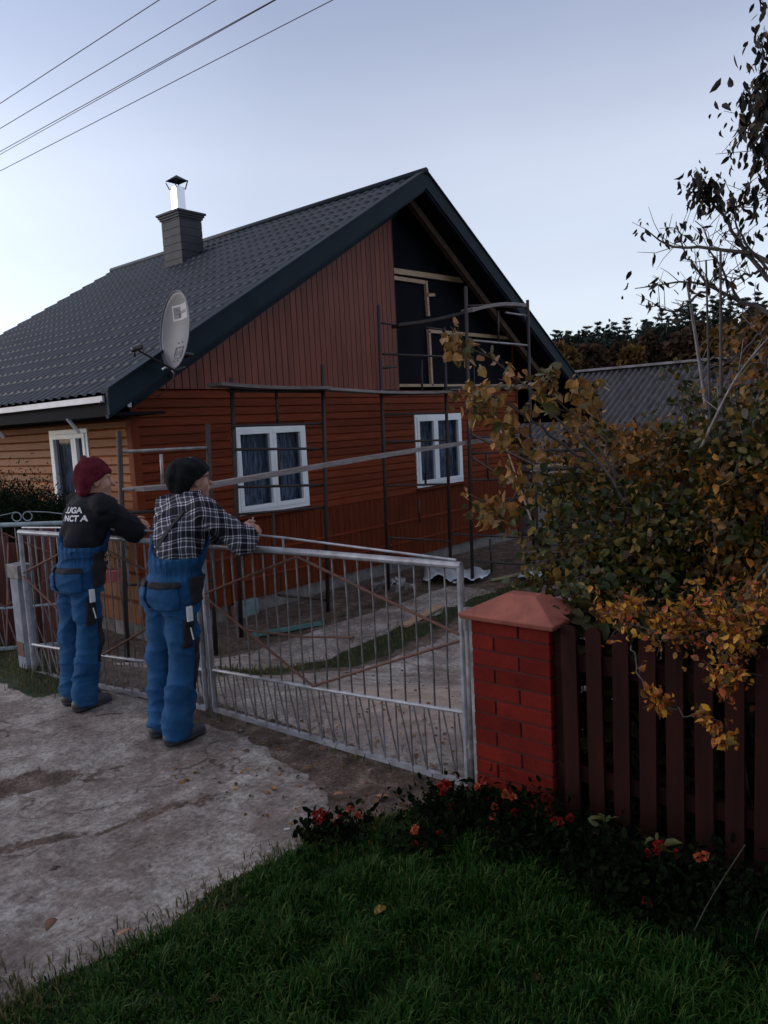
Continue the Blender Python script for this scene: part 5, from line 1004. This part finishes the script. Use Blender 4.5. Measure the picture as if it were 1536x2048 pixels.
# dense shrubs behind the fence
for i, (px, py, T_, r, n, m_, sz, lb, sp) in enumerate([
    (1190, 1010, 4.9, (.42, .42, .36), 900, m_olive, .06, 'olive and brown shrub behind the leaning sapling', .22), (1330, 960, 4.6, (.5, .45, .42), 1700, m_orange, .055, 'orange-brown shrub in the middle of the thicket', .22),
    (1460, 930, 4.4, (.48, .45, .42), 1500, m_olive, .06, 'tall olive green shrub near the right edge', .22), (1400, 1110, 3.9, (.42, .4, .33), 2000, m_olive, .06, 'green leafy shrub just above the picket fence', .22),
    (1270, 1150, 3.8, (.34, .3, .24), 1600, m_olive, .055, 'olive shrub behind the first pickets by the pillar', .22), (1510, 1070, 3.8, (.36, .36, .42), 1900, m_orange, .05, 'rusty orange shrub at the right edge above the fence', .22),
    (1420, 790, 5.2, (.40, .4, .25), 330, m_olive, .06, 'thin olive shrub below the pear tree boughs', .25), (1530, 740, 4.6, (.28, .3, .3), 450, m_orange, .06, 'orange-brown shrub at the right edge under the pear tree', .25),
    (1300, 900, 5.4, (.42, .4, .18), 550, m_orange, .06, 'brown shrub in front of the shed roof', .25), (1165, 885, 5.6, (.34, .34, .2), 520, m_orange, .06, 'thin brown shrub left of the shed roof', .25),
    (1600, 950, 4.0, (.5, .5, .6), 2000, m_olive, .065, 'olive shrub cut by the right edge of the picture', .22)]):
    c = at(px, py, t=T_); t = thing('shrub', (c[0], c[1], -.2), lb, 'shrub', 'shrubs in the thicket behind the picket fence')
    _, C = blob_leaves('foliage', c, r, int(n*1.25), sz*.74, m_, t, clumps=40, seed=i+70, spread=sp, down=.4)
    b = MB(); g = np.array([c[0], c[1], -.3])
    for q in C[::2]: b.tube(bez(g+rng.normal(0, .06, 3)*np.array([1, 1, 0]), (g+q)/2+rng.normal(0, .08, 3), q, 6), list(np.linspace(.009, .0025, 6)), 5)
    b.build('stems', m_twig, t)
for i, (x_, y_, n) in enumerate([(3.25, 1.2, 2600), (3.2, .75, 1500), (3.2, .35, 1400), (3.35, -.1, 1200)]):
    t = thing('undergrowth', (x_, y_, -.05), ['dark leafy undergrowth behind the pickets nearest the pillar', 'dark leafy undergrowth behind the middle pickets', 'dark leafy undergrowth behind the wide end picket', 'dark leafy undergrowth at the right edge behind the fence'][i], 'undergrowth')
    P = np.stack([rng.uniform(x_-(.36 if i == 0 else .18), x_+.3, n), rng.uniform(y_-.3, y_+.3, n), rng.uniform(-.02, .93, n)], 1); leaves('foliage', P, .075, m_under, t, .3, 1.1)
    b = MB(); [b.tube([(x_+random.uniform(-.1, .2), y_+random.uniform(-.25, .25), -.05), (x_+random.uniform(-.1, .2), y_+random.uniform(-.25, .25), .85)], [.006, .003], 5) for _ in range(9)]; b.build('stems', m_twig, t)
# golden sprays hanging over the pickets
t = thing('barberry_shrub', (3.1, .9, 0), 'golden small-leaved shrub hanging its sprays over the pickets', 'shrub'); g = np.array([3.05, .75, .1])
branch_plant(t, [[A(1560, 1080, 3.3), A(1500, 1180, 3.2), A(1420, 1260, 3.05), A(1330, 1270, 3.0), A(1230, 1235, 3.05)], [A(1500, 1180, 3.2), A(1450, 1270, 3.0), A(1455, 1350, 2.9), A(1445, 1370, 2.88)], [A(1420, 1250, 3.05), A(1300, 1225, 3.1), A(1200, 1225, 3.15)], [A(1545, 1150, 3.1), A(1500, 1230, 3.05), A(1470, 1300, 3.0)], [g, A(1440, 1240, 3.15), A(1400, 1200, 3.2), A(1360, 1260, 3.0)]],
    m_yel, .024, 1.0, 10, .006, 34, .10, .15, .3, seed=21, clus=.018, rt=.0012)
t = thing('barberry_twig', A(1285, 1300, 3.0), 'thin golden spray hanging in front of the middle pickets', 'twig')
branch_plant(t, [[A(1262, 1290, 3.0), A(1275, 1345, 2.93), A(1300, 1385, 2.9), A(1330, 1412, 2.88)], [A(1330, 1412, 2.88), A(1380, 1430, 2.87), A(1425, 1450, 2.86), A(1455, 1478, 2.85)]], m_yel, .026, 1.1, 8, .003, 11, .055, .35, .2, seed=25, clus=.012, rt=.001)
# pear tree whose trunk stands outside the frame on the right
pt = thing('pear_tree', (3.35, -1.1, 0), 'pear tree with dark drooping leaves reaching in from the top right', 'pear tree'); tk = np.array([3.35, -1.1, -.1])
b = MB(); b.tube(smooth_path([tk, A(1760, 900, 3.9), A(1700, 620, 4.0), A(1640, 300, 4.2), A(1600, -200, 4.6)], 14), list(np.linspace(.08, .02, 14)), 10); b.build('trunk', m_bark, pt, smooth=True)
branch_plant(pt, [[A(1690, 620, 4.0), A(1600, 560, 4.2), A(1500, 505, 4.3), A(1400, 495, 4.35), A(1330, 490, 4.4), A(1290, 458, 4.4)], [A(1690, 700, 4.0), A(1560, 640, 4.3), A(1480, 600, 4.4), A(1380, 565, 4.45), A(1270, 580, 4.5)],
    [A(1600, 600, 4.15), A(1520, 540, 4.3), A(1450, 440, 4.3), A(1400, 350, 4.3)]], m_pear, .048, .65, 3, .016, 15, .2, .25, 1.2, seed=31, clus=.03, wood='bough', leafname='leaves')
branch_plant(pt, [[A(1460, 450, 4.3), A(1425, 400, 4.3), A(1395, 365, 4.3)]], m_pear, .048, .62, 14, .007, 9, .08, .4, 1.3, seed=32, clus=.035, wood='bough')
branch_plant(pt, [[A(1660, 400, 4.1), A(1610, 250, 4.2), A(1595, 120, 4.3), A(1560, 10, 4.4)], [A(1640, 500, 4.1), A(1590, 420, 4.2), A(1545, 390, 4.3)], [A(1640, 330, 4.2), A(1590, 250, 4.3), A(1550, 190, 4.4), A(1520, 150, 4.4)], [A(1640, 250, 4.2), A(1590, 260, 4.25), A(1550, 240, 4.3), A(1520, 215, 4.35)], [A(1640, 480, 4.0), A(1560, 330, 4.1), A(1535, 290, 4.2)]], m_pear, .052, .62, 9, .012, 22, .2, .25, 1.3, seed=33, clus=.05, wood='bough')
branch_plant(pt, [[A(1520, 545, 4.3), A(1470, 560, 4.3), A(1430, 640, 4.3)], [A(1480, 600, 4.4), A(1440, 530, 4.4), A(1395, 440, 4.4)], [A(1450, 590, 4.4), A(1390, 540, 4.4), A(1350, 445, 4.45)], [A(1560, 620, 4.3), A(1490, 700, 4.3), A(1430, 740, 4.3)], [A(1420, 575, 4.45), A(1350, 620, 4.5), A(1300, 610, 4.5)], [A(1560, 560, 4.2), A(1480, 470, 4.2), A(1470, 400, 4.2)]], m_pear, .045, .65, 1.4, .008, 16, .17, .2, .9, seed=35, clus=.02, wood='bough')
rs = np.random.default_rng(4)   # extra unseen crown added above and right of the picture to shade the foreground
cc = np.concatenate([np.array([3.0, -1.0, 3.4])+rs.normal(size=(46, 3))*np.array([.8, 1.1, .7]), np.array([1.2, -1.6, 3.3])+rs.normal(size=(14, 3))*np.array([1.0, .8, .6])])
ok = []
for q in cc:
    c_ = ROT.T @ (q-EYE); ok.append(not (c_[2] < 0 and abs(F_PX*c_[0]/-c_[2]) < 768+520 and abs(F_PX*c_[1]/-c_[2]) < 1024+520) and q[2] > 2.2)
cc = cc[np.array(ok)]; idx_ = rs.integers(0, len(cc), 6000); rest = leaves('shade_crown_leaves', cc[idx_]+np.clip(rs.normal(0, .18, (6000, 3)), -.4, .4), .09, m_pear, pt, .5, .9)
b = MB(); [b.tube(bez((3.3, -1.2, 1.8), (q+np.array([3.3, -1.2, 2.2]))/2, q, 6), list(np.linspace(.03, .006, 6)), 6) for q in cc[::5]]; b.build('bough', m_twig, pt)
# bare upright shoots
for lb, pts, r in [('pale leafless stake-like shoot standing before the pine wood', [A(1425, 900, 4.6), A(1402, 745, 4.6), A(1374, 565, 4.6)], .014), ('dark slim upright stem crossing the thicket from top to fence', [A(1440, 1250, 4.0), A(1442, 900, 4.1), A(1441, 500, 4.3)], .013), ('second slim upright stem just left of the dark one', [A(1428, 1240, 4.1), A(1420, 850, 4.2), A(1412, 520, 4.3)], .010), ('long pale branch rising to the right edge', [A(1400, 900, 3.9), A(1470, 760, 3.8), A(1545, 665, 3.7)], .008), ('dark curved stem at the right edge of the thicket', [A(1455, 1000, 4.0), A(1500, 850, 3.9), A(1540, 720, 3.9)], .007)]:
    P_ = smooth_path(pts, 12); b = MB(); b.tube(P_, list(np.linspace(r, r*.45, 12)), 7)
    for _ in range(7): i = random.randrange(3, 11); b.tube([P_[i], P_[i]+np.array([random.uniform(-.1, .1), random.uniform(-.1, .1), random.uniform(.05, .16)])], [.003, .0012], 4)
    o = b.build('bare_shoot', m_twig if 'dark' in lb or 'second' in lb else m_plank2, None, smooth=True); tag(o, lb, 'shoot')

# ------------------------------------------------------------------ flowers along the fence
m_red = island_mat('red_petals', [(.25, .010, .008), (.17, .007, .006), (.36, .025, .014)], .5, .3, .3); m_or = island_mat('orange_petals', [(.42, .08, .03), (.5, .12, .045), (.34, .05, .02)], .5, .3, .3)
fl = [(636, 1642, .12, 3, 0), (653, 1630, .13, 3, 0), (673, 1648, .1, 2, 0), (700, 1619, .16, 2, 1), (892, 1567, .25, 4, 0), (885, 1585, .2, 3, 0), (902, 1618, .15, 2, 0), (828, 1663, .12, 2, 1), (830, 1690, .08, 1, 0), (956, 1573, .28, 2, 1), (968, 1562, .3, 1, 0), (990, 1614, .22, 2, 1), (1011, 1591, .26, 2, 1), (1026, 1594, .25, 1, 1), (1030, 1625, .2, 1, 0), (1121, 1644, .22, 2, 0), (1140, 1636, .22, 1, 0), (1313, 1701, .22, 4, 0), (1322, 1690, .24, 2, 0), (1351, 1708, .2, 1, 0), (1410, 1712, .22, 2, 1), (1295, 1808, .08, 2, 0), (1336, 1787, .08, 1, 0), (980, 1660, .12, 1, 0), (880, 1668, .1, 1, 0)]
places = ['at the driveway edge', 'by the driveway corner, second from the left', 'beside the muddy strip', 'with orange tint near the driveway', 'below the gate hinge', 'low beside the gate foot', 'under the gate corner', 'at the grass tip', 'lying low in the grass tip', 'against the pillar foot, left side', 'highest at the pillar foot', 'in front of the pillar', 'before the middle of the pillar', 'just right of the pillar middle', 'small one below the pillar', 'at the right foot of the pillar', 'small one before the first picket', 'biggest red cluster before the middle pickets', 'upper part of the cluster before the middle pickets', 'small bud right of the big cluster', 'lone bright one before the right pickets', 'low in the dark grass', 'tiny one in the dark grass', 'deep in the dark plants below the pillar', 'dim one left of the dark plants']
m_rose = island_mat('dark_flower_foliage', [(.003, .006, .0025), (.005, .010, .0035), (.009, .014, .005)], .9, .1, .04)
for i, ((px, py, z_, n, c_), pl) in enumerate(zip(fl, places)):
    p = at(px, py, z=z_); t = thing('flower_plant', (p[0], p[1], 0), ('orange' if c_ else 'red')+' blossoms '+pl, 'flower', 'garden flowers along gate and fence foot')
    k_ = 130; P = np.stack([rng.normal(p[0], .055, k_), rng.normal(p[1], .055, k_), rng.uniform(.01, z_*.95, k_)], 1); leaves('leaves', P, .032, m_rose, t, -.2, .9)
    MB().tube([(p[0], p[1], 0), p], .0025, 5).build('stem', m_rose, t)
    for q in range(n):
        c = p+rng.normal(0, .016, 3) if q else p; k_ = 20; D = rand_dirs(k_, -.3); D = D; V, Q_, T_ = leaf_arrays(np.repeat(c[None], k_, 0)+D*.004, D, rng.normal(size=(k_, 3)), np.full(k_, .015), 1.5); np_mesh('blossom', V, [Q_, T_], m_or if c_ else m_red, t)
nP = 26
for i in range(nP):
    u = i/(nP-1); x_ = 2.52+.12*math.sin(i*2.1)+(.0); y_ = 1.95-2.6*u; k_ = 380; hgt = .17+.06*math.sin(i*1.7)
    if i < 2: hgt *= .5
    t = thing('bedding_plant', (x_, y_, 0), ORD[i]+' dark bedding plant from the gate along the pillar and fence foot', 'plant', 'dark bedding plants along the fence foot')
    P = np.stack([rng.normal(x_, .09, k_), rng.normal(y_, .085, k_), rng.uniform(0, 1, k_)**.8*hgt], 1); leaves('leaves', P, .03, m_rose, t, -.2, .8)
    b = MB(); [b.tube([(x_, y_, 0), (x_+random.uniform(-.08, .08), y_+random.uniform(-.08, .08), hgt*.9)], .0022, 4) for _ in range(5)]; b.build('stems', m_rose, t)
for lb, pts in [('long pale dry stalk in front of the dark fence foot', [(1370, 1900), (1420, 1800), (1490, 1690)]), ('short pale dry stalk before the right pickets', [(1505, 1900), (1520, 1850), (1545, 1800)])]:
    a = [at(px, py, z=z_) for (px, py), z_ in zip(pts, (.02, .25, .5))]; o = MB().tube(smooth_path(a, 8), .0016, 4).build('dry_stalk', m_twig, None); tag(o, lb, 'stalk')
for i, (px, py, z_) in enumerate([(1205, 1640, .3), (1320, 1690, .3), (1085, 1330, .6)][:2]):
    p = at(px, py, z=z_); t = thing('seedling', (p[0], p[1], 0), ['pale green seedling sprouting before the first pickets', 'pale green seedling above the big red blossom cluster'][i], 'plant')
    MB().tube([(p[0], p[1], 0), p], .002, 4).build('stem', m_rose, t); leaves('leaves', np.repeat(p[None], 7, 0)+rng.normal(0, .01, (7, 3)), .045, island_mat('pale_leaf', [(.06, .07, .02), (.12, .12, .04)], .5, .3), t, -.3, .7)

# ------------------------------------------------------------------ grass
m_grass = island_mat('lawn_blades', [(.004, .024, .003), (.008, .045, .005), (.014, .072, .007), (.016, .052, .005), (.08, .12, .025), (.005, .038, .006)], .6, .25, .12)
m_drygrass = island_mat('mixed_dry_blades', [(.04, .06, .015), (.09, .085, .03), (.14, .11, .05), (.05, .075, .02)], .6, .3, .2)
def blades(name, P, H, m, label, wd=.0022):
    n = len(P); a = rng.uniform(0, 2*np.pi, n); d = np.stack([np.cos(a), np.sin(a), np.zeros(n)], 1); s = np.stack([-np.sin(a), np.cos(a), np.zeros(n)], 1)*wd*rng.uniform(.6, 1.5, n)[:, None]; L = rng.uniform(.1, .9, n)[:, None]; H = H[:, None]; U = np.array([[0, 0, 1.]])
    p1 = P+U*H*.5+d*H*L*.22; p2 = P+U*H*.85+d*H*L*.62; tip = P+U*H*(1-.2*L)+d*H*L*1.1
    V = np.stack([P-s, P+s, p1-s*.9, p1+s*.9, p2-s*.6, p2+s*.6, tip], 1).reshape(-1, 3); o_ = (np.arange(n)*7)[:, None]
    o = np_mesh(name, V, [np.concatenate([o_+np.array([0, 1, 3, 2]), o_+np.array([2, 3, 5, 4])]), o_+np.array([4, 5, 6])], m, None, base=(float(P[0, 0]), float(P[0, 1]), 0)); return tag(o, label, 'grass', None, 'stuff')
def scatter(n, x0, x1, y0, y1, fn):
    x = rng.uniform(x0, x1, n); y = rng.uniform(y0, y1, n); k = rng.random(n) < fn(x, y); x, y = x[k], y[k]; return np.stack([x, y, ground_h(x, y)-.004], 1)
P = scatter(150000, .1, 2.85, -.6, 3.0, lambda x, y: grass_mask(x, y)**2); tuft = fbm(P[:, 0], P[:, 1], 7, 77); H = (.03+.17*np.clip(tuft-.3, 0, 1)*rng.uniform(.5, 1.4, len(P)))*(.55+.45*smoothstep(.0, .5, np.interp(P[:, 0], GB_X, GB_Y)-P[:, 1]))
blades('lawn_grass', P, H, m_grass, 'dark green lawn in the foreground right of the driveway')
P = scatter(26000, .1, 2.8, 1.2, 3.1, lambda x, y: .55*np.exp(-((np.interp(x, GB_X, GB_Y)-y-.02)/.11)**2)+.5*(x < .95)*(y < 2.8)*(y > 2.2)); blades('edge_grass', P, rng.uniform(.02, .055, len(P)), m_drygrass, 'yellowish sparse grass along the driveway edge')
P = scatter(42000, 2.1, 11, 4.4, 7.6, lambda x, y: .75*grass_mask(x, y)**2); blades('yard_grass', P, rng.uniform(.03, .08, len(P)), m_drygrass, 'thin grass strips in the yard and under the left gate', .003)
P = scatter(9000, 2.35, 3.1, 1.9, 5.9, lambda x, y: .35*np.exp(-((x-2.82)/.1)**2)*(fbm(x, y, 4, 3) > .5)); blades('gate_weeds', P, rng.uniform(.02, .09, len(P)), m_drygrass, 'scattered weeds along the foot of the gate')
# ------------------------------------------------------------------ fallen leaves, twigs, stones on the driveway
m_fall = [island_mat('fallen_leaf_tan', [(.30, .16, .09), (.24, .12, .06)], .6, .1), island_mat('fallen_leaf_brown', [(.12, .05, .03), (.16, .07, .035)], .6, .1), island_mat('fallen_leaf_yellow', [(.30, .20, .04), (.24, .17, .04)], .6, .1)]
FLV = [(232, 1868, .06, 0, 'curled tan leaf at the driveway edge near the left grass'), (276, 1888, .06, 1, 'brown leaf on the grass just right of the curled tan one'), (772, 1811, .06, 2, 'yellow leaf in the middle of the dark lawn'), (844, 1818, .05, 2, 'pale green-yellow leaf right of the yellow one on the lawn'), (1050, 1955, .06, 1, 'red-brown leaf in the lawn near the bottom'), (413, 2005, .05, 1, 'brown leaf in the grass at the bottom edge'), (592, 1880, .04, 0, 'small pale leaf on the lawn'), (1330, 1900, .05, 1, 'brown leaf in the dark grass at the right'), (110, 1835, .06, 1, 'dark leaf at the left grass edge'), (420, 1875, .035, 0, 'pale chip by the driveway edge'), (730, 1570, .06, 1, 'brown leaf on the dirt before the gate'), (690, 1585, .06, 0, 'tan leaf on the dirt before the gate'), (780, 1590, .07, 0, 'large dry leaf near the muddy corner'), (500, 1500, .05, 1, 'dark leaf by the shoe of the man in plaid')]
for px, py, s_, mi_, lb in FLV:
    p = at(px, py, z=.04 if py > 1800 else .012); V, Q_, T_ = leaf_arrays(p[None], rand_dirs(1)*np.array([[1, 1, .15]]), np.array([[.1, .1, 1.]]), np.array([s_]), 1.2); o = np_mesh('fallen_leaf', V, [Q_, T_], m_fall[mi_], None); tag(o, lb, 'leaf')
    o.modifiers.new('thick', 'SOLIDIFY').thickness = .0008
k_ = 420; x = np.concatenate([rng.uniform(2.1, 3.6, 260), rng.uniform(3, 8, 160)]); y = np.concatenate([rng.uniform(1.95, 3.4, 260), rng.uniform(1.6, 6.5, 160)]); sel = x > 2.3+.25*(y-2.0)*0; V, Q_, T_ = leaf_arrays(np.stack([x, y, ground_h(x, y)+.006], 1), rand_dirs(k_)*np.array([[1, 1, .15]]), np.tile([[0, 0, 1.]], (k_, 1))+rng.normal(0, .3, (k_, 3)), rng.uniform(.012, .035, k_), 1.1); o = np_mesh('leaf_litter', V, [Q_, T_], m_orange, None); tag(o, 'leaf litter trodden into the dirt before the gate', 'leaf litter', None, 'stuff')
k_ = 5000; x = rng.uniform(.8, 7.5, k_); y = rng.uniform(1.9, 6.4, k_); z = ground_h(x, y); s = rng.uniform(.0015, .0055, k_)*(1+2.5*(rng.random(k_) < .03)); OC = np.array([(1, 0, 0), (0, 1, 0), (-1, 0, 0), (0, -1, 0), (0, 0, .7), (0, 0, -.7)])
V = (np.stack([x, y, z], 1)[:, None]+OC[None]*s[:, None, None]*rng.uniform(.6, 1.3, (k_, 6, 1))).reshape(-1, 3); tri = np.array([(0, 1, 4), (1, 2, 4), (2, 3, 4), (3, 0, 4), (1, 0, 5), (2, 1, 5), (3, 2, 5), (0, 3, 5)]); o = np_mesh('gravel', V, [(tri[None]+(np.arange(k_)*6)[:, None, None]).reshape(-1, 3)], island_mat('grit', [(.05, .04, .04), (.16, .14, .14), (.4, .38, .37)], .9, 0), None); tag(o, 'loose grit and chips scattered over driveway and yard', 'gravel', None, 'stuff')
for lb, p, q, r in [('thin twig lying on the driveway before the left man', (190, 1432), (245, 1428), .003), ('short dark twig on the driveway at left', (0, 1462), (16, 1464), .003), ('curved dry twig on the yard ground behind the gate', (690, 1345), (712, 1350), .004)]:
    a = at(*p, z=.008); c = at(*q, z=.008); o = MB().tube(smooth_path([a, (a+c)/2+np.array([.01, .008, .004]), c], 6), r, 5).build('twig', m_twig, None); tag(o, lb, 'twig')
o = MB(); p = at(568, 1659, z=.008); o = o.tube([p, p+np.array([.02, -.016, 0])], .004, 6).build('cigarette_butt', m_print, None); tag(o, 'white cigarette butt on the driveway before the flowers', 'cigarette butt')
